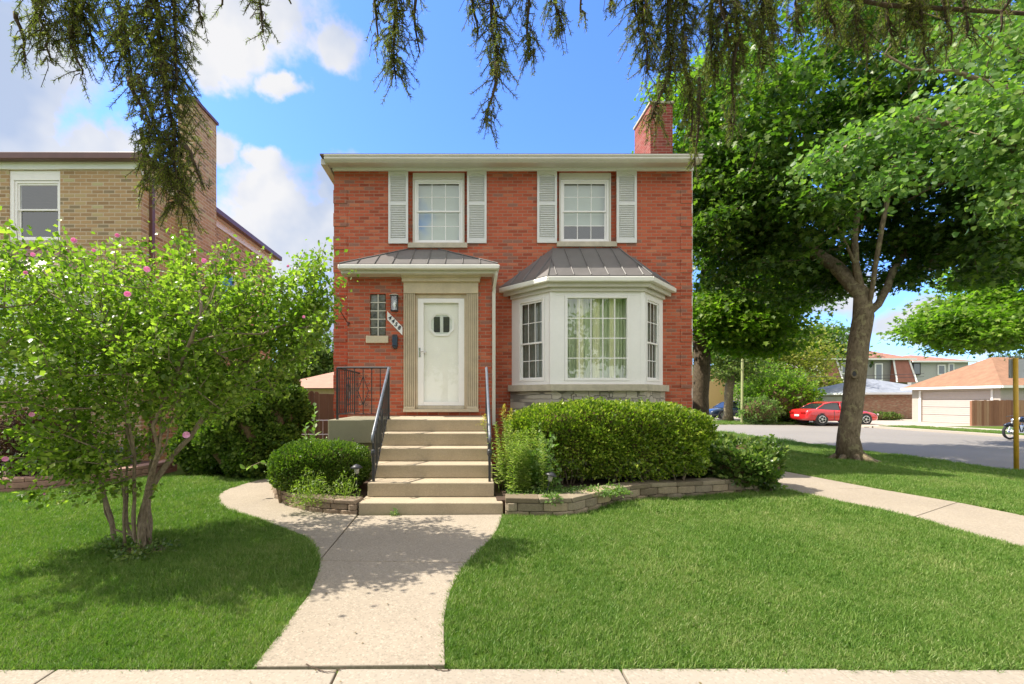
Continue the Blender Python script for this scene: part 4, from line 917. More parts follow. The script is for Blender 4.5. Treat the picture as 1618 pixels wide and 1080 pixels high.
for si, (pl, _) in enumerate(stems + [([(-3.21, 4.02, -.02), pp(196, 800, 4.0), pp(190, 735, 4.0), pp(176, 660, 4.0)], 0), ([(-3.0, 3.98, -.02), pp(230, 820, 3.95), pp(236, 760, 3.9), pp(262, 700, 3.8), pp(270, 640, 3.8)], 0)]):
    q = smooth_open([(p[0], p[1]) for p in pl], 4); zz = np.interp(np.arange(len(q))/4, np.arange(len(pl)), [p[2] for p in pl]); r0_ = (.036, .024, .020, .025, .016, .018, .014, .016)[si]
    mb = MB(); mb.tube([(a[0]+.006*math.sin(i*1.7), a[1], z) for i, (a, z) in enumerate(zip(q, zz))], [r0_*(1.35 if i == 0 else 1)*(1-.8*i/len(q)) for i in range(len(q))], 9); mb.build('stem', M_bark2, T, smooth=True, recalc=False)
# leaves along twigs: each end carries a shoot
E = P_[ends]; nd = []
up = rng.normal(size=(len(E), 3))*.35+np.array([0, 0, .75]); out = unit(E-np.array([-3, 4.1, 1.4])); sh = unit(up+out*.7); shl = rng.uniform(.10, .32, len(E))
mb = MB()
for e, d, l in zip(E, sh, shl): mb.tube([e, e+d*l], [.004, .002], 3, cap=False)
mb.build('shoots', M_bark2, T, recalc=False)['kind'] = 'stuff'
k = 72; n = len(E)*k; t = rng.uniform(-.75, 1.05, n); C = np.repeat(E, k, 0)+np.repeat(sh*shl[:, None], k, 0)*t[:, None]+rng.normal(size=(n, 3))*np.array([.058, .058, .045])
D = unit(rdir(n)+np.repeat(sh, k, 0)*.3+np.array([0, 0, -.25])); Nn = unit(rdir(n)*.7+np.array([-.25, .1, .9])); S = rng.uniform(.026, .064, n)
leaves('foliage', L_rose, C, D, Nn, S, 'diamond', T)
for (fx, fy, Y, s) in [(118,380,3.2,.045),(186,372,3.4,.04),(232,425,3.1,.04),(201,463,2.95,.045),(322,412,3.3,.04),(294,687,3.35,.05),(50,655,3.3,.04),(8,725,3.2,.045),(52,402,3.1,.03),(40,430,3.1,.03),(480,500,3.7,.025),(70,780,3.6,.02),(455,420,3.6,.025),(148,395,3.2,.028)]:
    s *= .62; c = np.array(pp(fx, fy, Y)); f = unit(np.array([0, 0, CH])-c+rng.normal(size=3)*.5); npet = 9
    tt = np.arange(npet)/npet*2*math.pi+rng.uniform(0, 1); a = unit(np.cross(f, [0, 0, 1])); b_ = np.cross(f, a); D = (np.cos(tt)[:, None]*a+np.sin(tt)[:, None]*b_)+f*rng.uniform(.3, 1.1)
    leaves('blossom', L_pink, np.repeat(c[None], npet, 0), D, np.repeat(f[None], npet, 0), s, 'fan', T)
# dirt and weeds at its foot
mb = MB(); mb.sheet([(-3.02+.30*math.cos(a)*(1+.2*math.sin(3*a)), 4.02+.2*math.sin(a)*(1+.2*math.cos(2*a)), ) for a in [i*.3 for i in range(21)]], -.012); tag(mb.build('bare_soil', plain('bare_dirt', (.24, .15, .09), .95, var=.4, scale=30, bmp=.6)), kind='structure')

# ---- clipped hedges
def hedge(name, label, cat, c, rx, ry, z0, z1, leafm, n, size, pwr=3.5, shape='oval', bumps=.05, seedz=0, stemsn=0, thin_low=.0, tilt=0, loc=None, core=True, topo=0.0, jit=.05):
    T = thing(name, label, cat, (c[0], c[1], 0)); hz = (z1-z0)/2; cz = (z0+z1)/2
    d = rdir(n); q = (np.abs(d[:, 0])**pwr+np.abs(d[:, 1])**pwr+np.abs(d[:, 2])**pwr)**(-1/pwr)
    S3 = np.array([rx, ry, hz]); p = d*q[:, None]
    bump_ = 1+bumps*(np.sin(p[:, 0]*rx*5.1+seedz)*np.cos(p[:, 2]*hz*7.3+p[:, 1]*3+seedz)+.6*np.sin(p[:, 0]*rx*13+p[:, 2]*11+seedz*2)*np.sin(p[:, 1]*ry*12))
    inner = 1-np.abs(rng.normal(size=n))*jit/np.minimum(rx, ry)*.9
    C = p*S3*(bump_*inner)[:, None]; C[:, 2] += cz
    C[:, 2] += topo*np.clip(p[:, 2], 0, 1)*(-(p[:, 0]**2))
    C[:, 0] += c[0]; C[:, 1] += c[1]
    if thin_low > 0:
        k = rng.uniform(0, 1, n) > thin_low*np.clip(1-(C[:, 2]-z0)/(.42*(z1-z0)), 0, 1)**1.0; C = C[k]; p = p[k]; d = d[k]
    m_ = len(C); out = unit(p/S3)
    D = unit(out*.8+rdir(m_)*.7+np.array([0, 0, .45])); Nn = unit(out*.6+rdir(m_)*.8+np.array([0, 0, .3])); S = size*rng.uniform(.6, 1.25, m_)
    ns2 = n//260; k2 = rng.integers(0, m_, ns2); up_ = C[k2, 2] > cz; b2 = C[k2]; dr = unit(out[k2]*.7+rdir(ns2)*.5+np.array([0, 0, .6])); q9 = 9
    C2 = np.repeat(b2, q9, 0)+np.repeat(dr, q9, 0)*(np.tile(np.arange(q9), ns2)/q9*size*2.2)[:, None]; D2 = unit(rdir(ns2*q9)+np.repeat(dr, q9, 0)*.5)
    C = np.concatenate([C, C2]); D = np.concatenate([D, D2]); Nn = np.concatenate([Nn, rdir(ns2*q9, .8)]); S = np.concatenate([S, size*rng.uniform(.6, 1.2, ns2*q9)])
    leaves('foliage', leafm, C, D, Nn, S, shape, T)
    if core:
        mb = MB(); vs = []; nu, nv = 28, 12
        for j in range(nv+1):
            ph = -math.pi/2+math.pi*j/nv
            for i in range(nu):
                th = 2*math.pi*i/nu; dd = np.array([math.cos(ph)*math.cos(th), math.cos(ph)*math.sin(th), math.sin(ph)]); qq = (abs(dd[0])**pwr+abs(dd[1])**pwr+abs(dd[2])**pwr)**(-1/pwr)
                s = .86+.05*math.sin(i*2.1+j); pc = dd*qq*S3*s; pz = pc[2]+cz+topo*max(0, dd[2]*qq)*(-(dd[0]*qq)**2)
                if thin_low: pz = max(pz, z0+(z1-z0)*.30)
                vs.append((c[0]+pc[0], c[1]+pc[1], pz))
        mb.add(vs, [(j*nu+i, j*nu+(i+1)%nu, (j+1)*nu+(i+1)%nu, (j+1)*nu+i) for j in range(nv) for i in range(nu)]); mb.build('inner_core', M_hedgecore, T)  # added solid dark core, blocks the view through in place of twigs
    if stemsn:
        mb = MB()
        for i in range(stemsn):
            x = c[0]+rng.uniform(-.7, .7)*rx; y = c[1]+rng.uniform(-.65, .65)*ry; p0 = Vector((x, y, -.02))
            for j in range(3): q2 = Vector((x+rng.uniform(-.17, .17)*rx, y+rng.uniform(-.17, .17)*rx, z0+(z1-z0)*rng.uniform(.35, .7))); mb.tube([p0, p0.lerp(q2, .5)+Vector((rng.uniform(-.04, .04), 0, 0)), q2], [.014, .01, .005], 5)
        mb.build('stems', M_bark2, T, recalc=False)
    return T
hedge('clipped_hedge', 'large clipped bright green hedge in front of the bay window', 'hedge', (2.14, 6.75), 1.46, .72, .20, 1.34, L_box, 90000, .044, 5.0, bumps=.05, stemsn=26, thin_low=.93, topo=.10, jit=.10)
hedge('clipped_boxwood', 'low rounded boxwood left of the steps in front of the concrete block', 'shrub', (-2.08, 6.12), .66, .52, .10, .79, L_box2, 42000, .032, 3.0, bumps=.04, stemsn=8, thin_low=.5, jit=.05)
hedge('loose_evergreen_shrub', 'leafy variegated shrub at the right end of the planter wall by the side walk', 'shrub', (4.27, 6.85), .64, .60, -.05, .74, L_euon, 17000, .072, 2.1, bumps=.2, seedz=2, jit=.2, stemsn=6)
hedge('low_dark_shrub', 'dark low shrub between the big hedge and the leafy shrub at the planter end', 'shrub', (3.75, 7.35), .62, .5, -.05, .86, L_arb, 12000, .07, 2.2, bumps=.2, seedz=1, jit=.18)
hedge('arborvitae', 'big dark arborvitae by the walk between the two houses', 'evergreen', (-3.95, 8.0), .84, .62, -.03, 1.95, L_arb, 56000, .075, 2.9, shape='diamond', bumps=.17, seedz=4, jit=.13, stemsn=3)
hedge('arborvitae', 'smaller dark arborvitae left of the biggest one, against the tan brick wall', 'evergreen', (-4.95, 8.25), .50, .45, -.03, 1.45, L_arb, 24000, .07, 2.9, shape='diamond', bumps=.17, seedz=7, jit=.08)
hedge('barberry_bush', 'dark red twiggy barberry bush in the bed by the tan brick house', 'shrub', (-7.0, 7.1), .85, .55, .1, 1.22, L_barb, 22000, .035, 2.0, bumps=.25, seedz=3, jit=.22, core=False, stemsn=34)
# ---- planter walls and beds
PW = [G(*p) for p in [(798,814),(850,814.5),(904,813),(946,801),(988,792),(1032,786),(1106,783),(1160,779),(1200,777)]]
PW[0] = (.45, 5.19)
PWs = smooth_open(PW, 4)
def block_wall(name, label, line, heights, thick, cap, mat, blk=.30, side=1):
    T = thing(name, label, 'planter wall', (*line[0], 0)); 
    # walk along the polyline
    pts = [Vector((p[0], p[1])) for p in line]; cum = [0]
    for a, b in zip(pts[:-1], pts[1:]): cum.append(cum[-1]+(b-a).length)
    def at_(s):
        s = min(max(s, 0), cum[-1]-1e-6)
        for i in range(len(pts)-1):
            if s <= cum[i+1]: f = (s-cum[i])/(cum[i+1]-cum[i]); return pts[i].lerp(pts[i+1], f), (pts[i+1]-pts[i]).normalized()
    z = -.05
    for ci, h in enumerate(heights):
        s = -(ci % 2)*blk*.5; 
        while s < cum[-1]:
            e = s+blk*rng.uniform(.92, 1.08); a = max(s, 0); b = min(e, cum[-1])
            if b-a > .05:
                p0, d0 = at_(a+.003); p1, d1 = at_(b-.003); nrm = Vector((-(p1-p0).y, (p1-p0).x)).normalized()*side; jj = rng.uniform(-.010, .012); zj = 0
                m_ = (p0+p1)/2 - nrm*(.022+jj)
                poly = [tuple(p0+nrm*.0), tuple((p0*.72+p1*.28)-nrm*(.020+jj)), tuple((p0*.28+p1*.72)-nrm*(.020+jj)), tuple(p1), tuple(p1+nrm*thick), tuple(p0+nrm*thick)]
                mb = MB(); mb.prism(poly, z+.001, z+h-.004); mb.build('block', mat, T, bevel=.008)
            s = e
        z += h
    s = 0
    while s < cum[-1]:
        e = min(s+blk*1.35, cum[-1]); p0, d0 = at_(s+.002); p1, d1 = at_(e-.002); nrm = Vector((-(p1-p0).y, (p1-p0).x)).normalized()*side
        if (p1-p0).length > .04: mb = MB(); mb.prism([tuple(p0-nrm*.02), tuple(p1-nrm*.02), tuple(p1+nrm*(thick+.02)), tuple(p0+nrm*(thick+.02))], z, z+cap+rng.uniform(-.003, .003)); mb.build('cap_block', mat, T, bevel=.01)
        s = e
    return z+cap
block_wall('planter_wall', 'curved low concrete block wall edging the bed under the big hedge', PWs, [.10, .10], .20, .06, M_wallblock)
LW = smooth_open([INNER[0], INNER[1], INNER[2], INNER[3], INNER[4], INNER[5], (-2.62, 7.2), (-2.5, 7.6)], 4); LW[0] = (-1.345, 5.21)
block_wall('planter_wall', 'short curved stone planter wall around the boxwood left of the steps', [(x, y+.01) for x, y in LW], [.10, .07], .18, .05, plain('brown_planter_block', (.27, .20, .14), .9, var=.35, scale=16, bmp=.7, bscale=30), blk=.22, side=-1)
NW = [(-9.5, 6.05), (-8.2, 6.15), (-6.9, 6.45), (-6.25, 6.95), (-5.85, 7.75), (-5.8, 8.6)]
block_wall('planter_wall', 'reddish block wall edging the barberry bed by the tan brick house', smooth_open(NW, 4), [.10, .09], .2, .06, plain('red_planter_block', (.34, .20, .15), .9, var=.3, scale=14, bmp=.6), blk=.35)
def bedz(poly, z, name='garden_bed'):
    mb = MB(); mb.prism(poly, -.05, z); return tag(mb.build(name, M_soil), kind='structure')
def inner_line(line, d): return offset_poly(line, d)
bedz(inner_line(PWs, .12)[::-1] + [(.36, 5.32), (.36, 8.25), (3.4, 8.1), (4.6, 8.8), (4.75, 7.7)][0:5], .15)
bedz([(x, y) for x, y in inner_line(LW, -.10)] + [(-2.2, 7.7), (-1.33, 7.7), (-1.33, 5.3)], .11)
bedz([(x, y) for x, y in inner_line(smooth_open(NW, 4), .12)] + [(-6.6, 8.8), (-11, 8.8), (-11, 6.2)], .14)
# ---- small plants
def tall_plant(name, label, cat, x, y, z0, h, leafm, nl, ls, lean=(0, 0), shape='lance', flower=None, group=None, upl=.35, rstem=.004):
    T = thing(name, label, cat, (x, y, z0), group); pts = []
    for k in range(6): f = k/5; pts.append((x+lean[0]*f*f, y+lean[1]*f*f, z0+h*f))
    mb = MB(); mb.tube(pts, [rstem]*3+[rstem*.7]*3, 4); mb.build('stem', L_weed, T, recalc=False)
    t = np.linspace(.12, 1, nl); C = np.stack([x+lean[0]*t*t, y+lean[1]*t*t, z0+h*t], 1); a = np.arange(nl)*2.4+rng.uniform(0, 6)
    D = unit(np.stack([np.cos(a), np.sin(a), np.full(nl, upl)], 1)+rng.normal(size=(nl, 3))*.2); Nn = unit(np.stack([-np.cos(a)*.4, -np.sin(a)*.4, np.ones(nl)], 1)); S = ls*(1.15-.65*t)*rng.uniform(.8, 1.2, nl)
    leaves('leaves', leafm, C, D, Nn, S, shape, T)
    if flower:
        n = 150; t = rng.uniform(0, 1, n); C = np.array(pts[-1])+np.stack([rng.normal(size=n)*.03*(1.2-t)+t*.03, rng.normal(size=n)*.03*(1.2-t), -.03+t*.16], 1)
        leaves('flower_plume', L_ylw, C, rdir(n, .5), rdir(n), .014, 'diamond', T)
    return T
gp = 'tall leafy stems beside the steps'
for i in range(44):
    x = rng.uniform(.46, 1.08); y = rng.uniform(5.35, 6.2); h = rng.uniform(.5, .8)+(y-5.35)*.28
    tall_plant('tall_perennial', 'tall narrow-leaved stem in the clump right of the steps', 'plant', x, y, .14, h, L_weed, 76, .085, (rng.uniform(-.14, .05), rng.uniform(-.12, .05)), group=gp)
for i, (x, y, h, l) in enumerate([(.42, 5.75, .93, 'leaning left over the steps'), (.52, 6.0, 1.06, 'tallest, nearest the hedge'), (.60, 5.85, 1.0, 'middle one')]):
    tall_plant('goldenrod', 'yellow goldenrod plume beside the right stair railing, ' + l, 'plant', x, y, .14, h, L_weed, 60, .09, (-.22 if i == 0 else -.04, -.04), flower=True)
def bushy(name, label, cat, x, y, z0, rx, h, leafm, n, size, shape='oval', group=None):
    T = thing(name, label, cat, (x, y, z0), group); d = rdir(n); d[:, 2] = np.abs(d[:, 2]); rad = rng.uniform(0, 1, n)**.45
    C = np.stack([x+d[:, 0]*rad*rx, y+d[:, 1]*rad*rx, z0+d[:, 2]*rad*h*(1-.15*np.sin(d[:, 0]*9))], 1)
    mb = MB()
    for k in range(12): e = C[rng.integers(n)]; mb.tube([(x, y, z0), (x*.4+e[0]*.6, y*.4+e[1]*.6, z0+(e[2]-z0)*.5), tuple(e)], [.004, .003, .002], 4)
    mb.build('stems', L_weed, T, recalc=False)
    leaves('leaves', leafm, C, unit(d*.6+rdir(n)*.8), unit(rdir(n)*.6+np.array([0, 0, .8])), size*rng.uniform(.6, 1.2, n), shape, T); return T
bushy('leafy_plant', 'pale broad-leaved plant rising between the goldenrod and the hedge', 'plant', 1.0, 5.75, .14, .26, .82, L_milk, 700, .065)
bushy('leafy_plant', 'lush light green plant spilling over the wall in front of the boxwood', 'plant', -1.98, 5.42, .08, .28, .42, L_rose, 1500, .045, 'slim')
bushy('leafy_plant', 'light green sprawling plant between the boxwood and the left stair railing', 'plant', -1.55, 5.45, .08, .2, .38, L_rose, 700, .045, 'slim')
bushy('leafy_plant', 'small yellow-green plant with round leaves over the planter wall near the path light', 'plant', 1.02, 5.20, .16, .12, .10, L_milk, 140, .05)
bushy('leafy_plant', 'small bright plant alone in the soil under the hedge', 'plant', 1.98, 5.95, .14, .07, .13, L_milk, 50, .05)
bushy('weed', 'small weed sprouting from the joint below the lowest step', 'weed', -.88, 5.16, 0, .05, .08, L_milk, 40, .03)
bushy('weed', 'small yellow-green weed at the foot of the flowering shrub', 'weed', -3.3, 4.0, 0, .14, .13, L_milk, 220, .04)
bushy('ground_ivy', 'low dark leaves around the stems of the flowering shrub', 'plant', -2.95, 3.92, 0, .28, .10, L_euon, 400, .035)
for j, (x, y, h, w_) in enumerate([(-2.50, 6.98, 1.28, 'left'), (-2.62, 6.9, .98, 'right')]):
    tall_plant('milkweed', ('taller' if j == 0 else 'shorter') + ' pale milkweed plant beside the left side of the porch block', 'plant', x, y, 0, h, L_milk, 26, .17, (.02, 0), 'oval', rstem=.008, upl=.8)
n = 2600; xx = rng.uniform(.5, 2.1, n); yy = 5.32+(xx-.5)*.12+rng.uniform(0, .42, n); C = np.stack([xx, yy, .15+rng.uniform(0, .07, n)], 1)
tag(leaves('ground_cover', L_milk, C, rdir(n, .3), rdir(n, 1.5), rng.uniform(.02, .045, n), 'oval'), kind='stuff', label='patchy low yellow-green ground cover on the bed behind the planter wall', cat='ground cover')
# arching branch with a few big leaves, left of boxwood
T = thing('arching_sprig', 'thin arching sprig with a few large leaves reaching over the walk left of the boxwood', 'plant', (-2.62, 6.3, .1))
sp = [(-2.62, 6.3, .1), (-2.72, 6.2, .42), (-2.95, 6.1, .50), (-3.12, 6.05, .42)]; mb = MB(); mb.tube(sp, .004, 4); mb.build('stem', M_bark2, T)
C = np.array([(-2.66, 6.28, .25), (-2.7, 6.2, .4), (-2.8, 6.17, .46), (-2.95, 6.1, .5), (-3.05, 6.08, .46), (-3.12, 6.05, .42), (-2.74, 6.2, .43), (-3.0, 6.1, .48)]); leaves('leaves', L_milk, C, unit(rng.normal(size=(8, 3))*.5+np.array([-.3, 0, -.6])), rdir(8, .3), .11, 'oval', T)
# path lights
def path_light(x, y, z0, h, tilt, label):
    T = thing('path_light', label, 'garden light', (x, y, z0)); M = Matrix.Translation((x, y, z0)) @ Matrix.Rotation(tilt, 4, 'Y') @ Matrix.Translation((-x, -y, -z0))
    mb = MB(); mb.T = M; mb.tube([(x, y, z0-.03), (x, y, z0+h*.62)], .008, 6); mb.build('stake', M_black, T)
    mb = MB(); mb.T = M; mb.lathe((x, y, z0+h*.62), [(.012, 0), (.03, .01), (.034, .07), (.034, .085)], 12); mb.build('lens', plain('frosted_lens', (.4, .4, .38), .3), T, smooth=True)
    mb = MB(); mb.T = M; mb.lathe((x, y, z0+h*.62+.085), [(.075, -.008), (.078, 0), (.04, .03), (.012, .04), (.004, .045)], 16); mb.build('cap', M_black, T, smooth=True)
path_light(.99, 5.48, .15, .33, R(14), 'leaning black path light in the bed right of the steps')
path_light(-1.45, 5.62, .11, .50, 0, 'upright black path light left of the steps by the boxwood')
# ================================================================== trees
# big maple on the parkway, right
my = 10.2; mx = X_(1345, my); mzb = gz(mx)
def mp(x, y, Y=my): v = P(x, y, Y); return (v.x, v.y, v.z)
trunk = [([(mx-.02, my, mzb-.05), mp(1340, 690), mp(1347, 640), mp(1352, 590), mp(1357, 540), mp(1364, 500), mp(1362, 465), mp(1352, 420), mp(1350, 370), mp(1362, 300), mp(1372, 200, 10.4), mp(1370, 60, 10.6), mp(1370, -120, 10.8)], None),
         ([mp(1364, 500), mp(1376, 470, 10.0), mp(1383, 420, 9.8), mp(1395, 350, 9.6), mp(1420, 250, 9.4), mp(1450, 100, 9.2)], 0),
         ([mp(1360, 515), mp(1388, 480, 10.4), mp(1410, 430, 10.6), mp(1450, 370, 10.9), mp(1520, 290, 11.2), mp(1600, 210, 11.5)], 0),
         ([mp(1352, 420), mp(1330, 370, 10.0), mp(1290, 320, 9.8), mp(1230, 270, 9.5)], 0),
         ([mp(1357, 450), mp(1320, 420, 10.6), mp(1270, 390, 11.2), mp(1200, 360, 11.8)], 0)]
tg = envelope(1020, [(9.2, 10.4, 7.6, 3.9, 3.3, 3.6, 7), (7.3, 10.6, 5.9, 2.0, 2.2, 1.5, 2.0), (6.4, 10.4, 7.0, 1.5, 1.8, 1.8, 1.0), (10.2, 9.6, 5.0, 3.0, 2.2, 1.1, 2.6), (12.2, 10.4, 6.2, 2.5, 2.6, 2.1, 3), (8.6, 11.0, 4.6, 2.6, 1.8, .6, .9), (9.2, 10.4, 10.5, 2.8, 2.8, 2.0, 1)], .5)
tg = tg[(tg[:, 2] > 3.5) & ~((np.abs(tg[:, 0]-9.3) < 1.25) & (tg[:, 1] < 10.9) & (tg[:, 2] < 6.0))]
T, MP_, _ = tree('maple_tree', 'big dark maple with a forked trunk on the grass strip beside the street', 'tree', trunk, tg, L_maple, M_bark, 'maple', 98, .22, .112, rad_tip=.0095, power=2.05, maxr=.20, flat=.42, up=1.0, droop=.35, flare=.45,
     keep=lambda C: (C[:, 0] > 4.95+.25*np.sin(C[:, 2]*3)) & (C[:, 2] > 3.2))
mb = MB(); c = Vector(mp(1352, 590, my-.205)); mb.lathe((0, 0, 0), [(.085, -.02), (.095, 0), (.08, .02), (.05, .0), (.045, -.05), (.004, -.06)], 16)
for i, v in enumerate(mb.v): mb.v[i] = Vector((c.x+v.x, c.y+.035-v.z, c.z+v.y*1.25))
mb.build('knot_hole', M_bark, T, smooth=True)
mb = MB(); mb.lathe((0, 0, 0), [(.046, 0), (.045, .004), (.004, .006)], 12)
for i, v in enumerate(mb.v): mb.v[i] = Vector((c.x+v.x, c.y+.036-v.z, c.z+v.y*1.25))
mb.build('hollow', M_dark, T)
mb = MB()
for a in range(8):
    t = a*.82+.2; l_ = rng.uniform(.55, .8); mb.tube([(mx+.2*math.cos(t), my+.2*math.sin(t), mzb+.14), (mx+.42*math.cos(t), my+.42*math.sin(t), mzb+.01), (mx+l_*math.cos(t+.15), my+l_*math.sin(t+.15), mzb-.06)], [.085, .05, .02], 8)
mb.build('roots', M_bark, T, smooth=True, recalc=False)
# second trunk and brighter crown behind the house corner
by = 15.5; bx = X_(1107, by)
def bp(x, y, Y=by): v = P(x, y, Y); return (v.x, v.y, v.z)
trunk = [([(bx, by, -.2), bp(1108, 600), bp(1108, 530), bp(1114, 450), bp(1120, 380), bp(1118, 280), bp(1110, 160), bp(1100, 60)], None), ([bp(1110, 500), bp(1150, 440), bp(1190, 390), bp(1230, 350)], 0), ([bp(1118, 400), bp(1080, 330), bp(1060, 250)], 0)]
tg = envelope(620, [(bp(1150, 480)[0], by-.3, bp(0, 490)[2], 2.1, 1.8, 1.3, 2.6), (9.0, 15.6, 8.5, 2.6, 2.4, 2.6, 2), (8.5, 15.5, 11.5, 2.2, 2.4, 3.0, 1.5), (11.2, 15.2, 5.6, 2.0, 1.8, 1.3, 1.8), (10.0, 15.2, 3.6, 1.8, 1.4, .8, 1.3)], .5)
tree('maple_tree', 'bright green maple with thick dark trunk just behind the brick house corner', 'tree', trunk, tg, L_maple2, barkmat('dark_bark', (.06, .045, .03), (.19, .15, .10), 16, .8, .3), 'maple', 58, .30, .145, rad_tip=.010, power=2.2, maxr=.27, flat=.4, up=1.0, flare=.3, keep=lambda C: C[:, 0] > 5.6)
# ginkgo reaching in from the right
gt_ = [([(8.3, 3.6, -.1), (8.3, 3.6, 2.5), (8.2, 3.7, 4.0), (8.1, 3.7, 6.0)], None),
       ([(8.3, 3.6, 2.6), (6.8, 3.75, 3.15), pp(1560, 215, 4.0), pp(1440, 190, 4.1), pp(1350, 225, 4.2), pp(1295, 260, 4.2)], 0),
       ([(8.2, 3.7, 2.9), (6.9, 4.0, 3.6), pp(1560, 130, 4.3), pp(1440, 110, 4.5), pp(1340, 60, 4.6)], 0),
       ([(8.2, 3.65, 2.5), (6.6, 3.6, 2.9), pp(1600, 300, 3.8), pp(1590, 340, 3.8)], 0),
       ([(8.1, 3.7, 4.2), (6.9, 4.4, 4.3), pp(1530, 40, 4.6), pp(1400, 10, 4.8)], 0)]
tgl = []
def spray(x0, y0, x1, y1, Y0, Y1, n, sp):
    for i in range(n): t = rng.uniform(); tgl.append(np.array(pp(x0+(x1-x0)*t+rng.normal()*sp, y0+(y1-y0)*t+rng.normal()*sp, Y0+(Y1-Y0)*t+rng.normal()*.15)))
spray(1600, 205, 1440, 190, 4.0, 4.1, 18, 16); spray(1440, 190, 1290, 262, 4.1, 4.2, 20, 9); spray(1480, 205, 1385, 298, 4.0, 4.0, 11, 8)
spray(1600, 90, 1430, 70, 4.2, 4.7, 12, 18); spray(1580, 130, 1520, 270, 4.0, 3.9, 16, 16); spray(1618, 240, 1590, 350, 3.8, 3.7, 16, 14); spray(1600, 20, 1480, 0, 4.4, 4.8, 8, 20)
spray(1618, 100, 1700, 300, 3.8, 3.7, 30, 50)
T = thing('ginkgo_tree', 'pale green ginkgo reaching into the picture from the upper right', 'tree', (8.3, 3.6, 0))
P_, par, r, ends = skeleton(gt_, np.array(tgl), .004, 2.2, .25, wig=.3); limbs(P_, par, r, .16, flare=.3).build('trunk', M_bark, T, smooth=True, recalc=False)
C, D, Nn, S = clump_leaves(ends, P_, 62, .105, .7, .6, None, .5, .046)
leaves('crown', L_ginkgo, C, D, Nn, S, 'fan', T)
# tree over the far kerb, right
tg = envelope(520, [(20.6, 16.2, 4.4, 3.3, 2.4, 1.1, 3), (22.5, 16.5, 6.5, 3.4, 3, 2.2, 3), (18.6, 16.2, 4.0, 1.5, 1.6, .8, 1.0)], .5)
tree('street_tree', 'layered green tree hanging over the street at the right edge', 'tree', [([(25.8, 16.5, -.3), (25.6, 16.5, 2), (25.0, 16.5, 4), (24, 16.5, 6.5)], None), ([(25.6, 16.5, 2.6), (23.5, 16.3, 3.6), (21, 16.2, 4.4)], 0)], tg, L_maple2, M_bark, 'maple', 75, .36, .15, flat=.3, up=1.2, rad_tip=.012, maxr=.25)
# trees and bushes along the far side
def simple_tree(label, x, y, zb, h, rx, rz, leafm, n, np_, size, spread=.5, name='tree', cat='tree', trunkh=.35, bark=None, lean=0):
    ztop = zb+h; cz = ztop-rz
    tg = envelope(n, [(x, y, cz, rx, rx*.8, rz, 3), (x+rx*.4, y, cz-rz*.3, rx*.6, rx*.6, rz*.6, 1), (x-rx*.45, y, cz-rz*.2, rx*.6, rx*.6, rz*.6, 1), (x, y, cz+rz*.2, rx*.5, rx*.5, rz*.8, 1)], .5)
    return tree(name, label, cat, [([(x, y, zb), (x+.1, y, zb+h*trunkh), (x+lean, y, cz+rz*.4)], None)], tg, leafm, bark or M_bark, 'diamond', np_, spread, size, rad_tip=.012*size/.15, maxr=.3, flat=.5)
simple_tree('yellow-green tree with low spreading limbs left of the thin green pole', X_(1150, 33), 33, -.25, 7.2, 3.2, 2.2, L_dull, 130, 52, .22, .42, lean=.6)
simple_tree('tall yellowish tree behind the thin green pole', X_(1215, 42), 42, -.25, 9.8, 6.0, 3.2, L_yellow, 300, 44, .24, .6)
simple_tree('dark green tree showing over the left end of the red mansard roofs', X_(1290, 62), 62, -.25, 12.6, 5.5, 4.0, L_maple, 160, 60, .5, 1.0)
simple_tree('dark bushy tree left of the grey-roofed garage', X_(1215, 36), 36, -.25, 4.9, 2.9, 2.3, L_maple2, 200, 60, .19, .38, trunkh=.1)
hedge('roadside_bush', 'tall loose green bush at the street edge behind the red car boot', 'shrub', (X_(1240, 31), 31), 2.2, 1.2, -.3, 3.0, L_maple2, 14000, .2, 2.1, bumps=.25, seedz=3, jit=.5)
hedge('roadside_bush', 'small pale bush right of the thin green pole', 'shrub', (X_(1200, 30), 30), 1.3, .8, -.3, 1.5, L_milk, 5000, .15, 2.1, bumps=.25, seedz=5, jit=.3)
hedge('garage_bush', 'green bush against the brick side of the grey-roofed garage', 'shrub', (X_(1430, 37.5), 37.5), 1.2, .8, -.3, 1.5, L_dull, 4000, .16, 2.2, bumps=.2, seedz=1, jit=.3)
hedge('garage_bush', 'low green plants in front of the red car bonnet', 'shrub', (X_(1395, 34), 34), 1.3, .5, -.3, .35, L_dull, 2500, .14, 2.2, bumps=.2, seedz=2, jit=.2)
hedge('yellow_bush', 'yellow-green bush under the brown mansard roof left of the maple trunk', 'shrub', (X_(1298, 48), 48), 2.3, 1.2, .5, 4.0, L_yellow, 5000, .28, 2.1, bumps=.25, seedz=6, jit=.4)
hedge('blue_spruce', 'bluish spruce behind the wooden fence at the right edge', 'evergreen', (X_(1600, 30), 30), 2.2, 1.6, 1.0, 4.6, leafmat('blue_needle', [(.2, (.05, .09, .07)), (.8, (.15, .21, .15))], .6, .2), 9000, .22, 1.6, shape='slim', bumps=.3, seedz=8, jit=.4)
simple_tree('grey-green tree far behind, between the two brick houses', X_(500, 34), 34, 0, 6.6, 2.6, 2.6, L_dull, 120, 60, .3, .5)
simple_tree('distant green tree left of the one between the two brick houses', X_(462, 40), 40, 0, 5.8, 2.6, 2.3, L_dull, 90, 50, .3, .5)
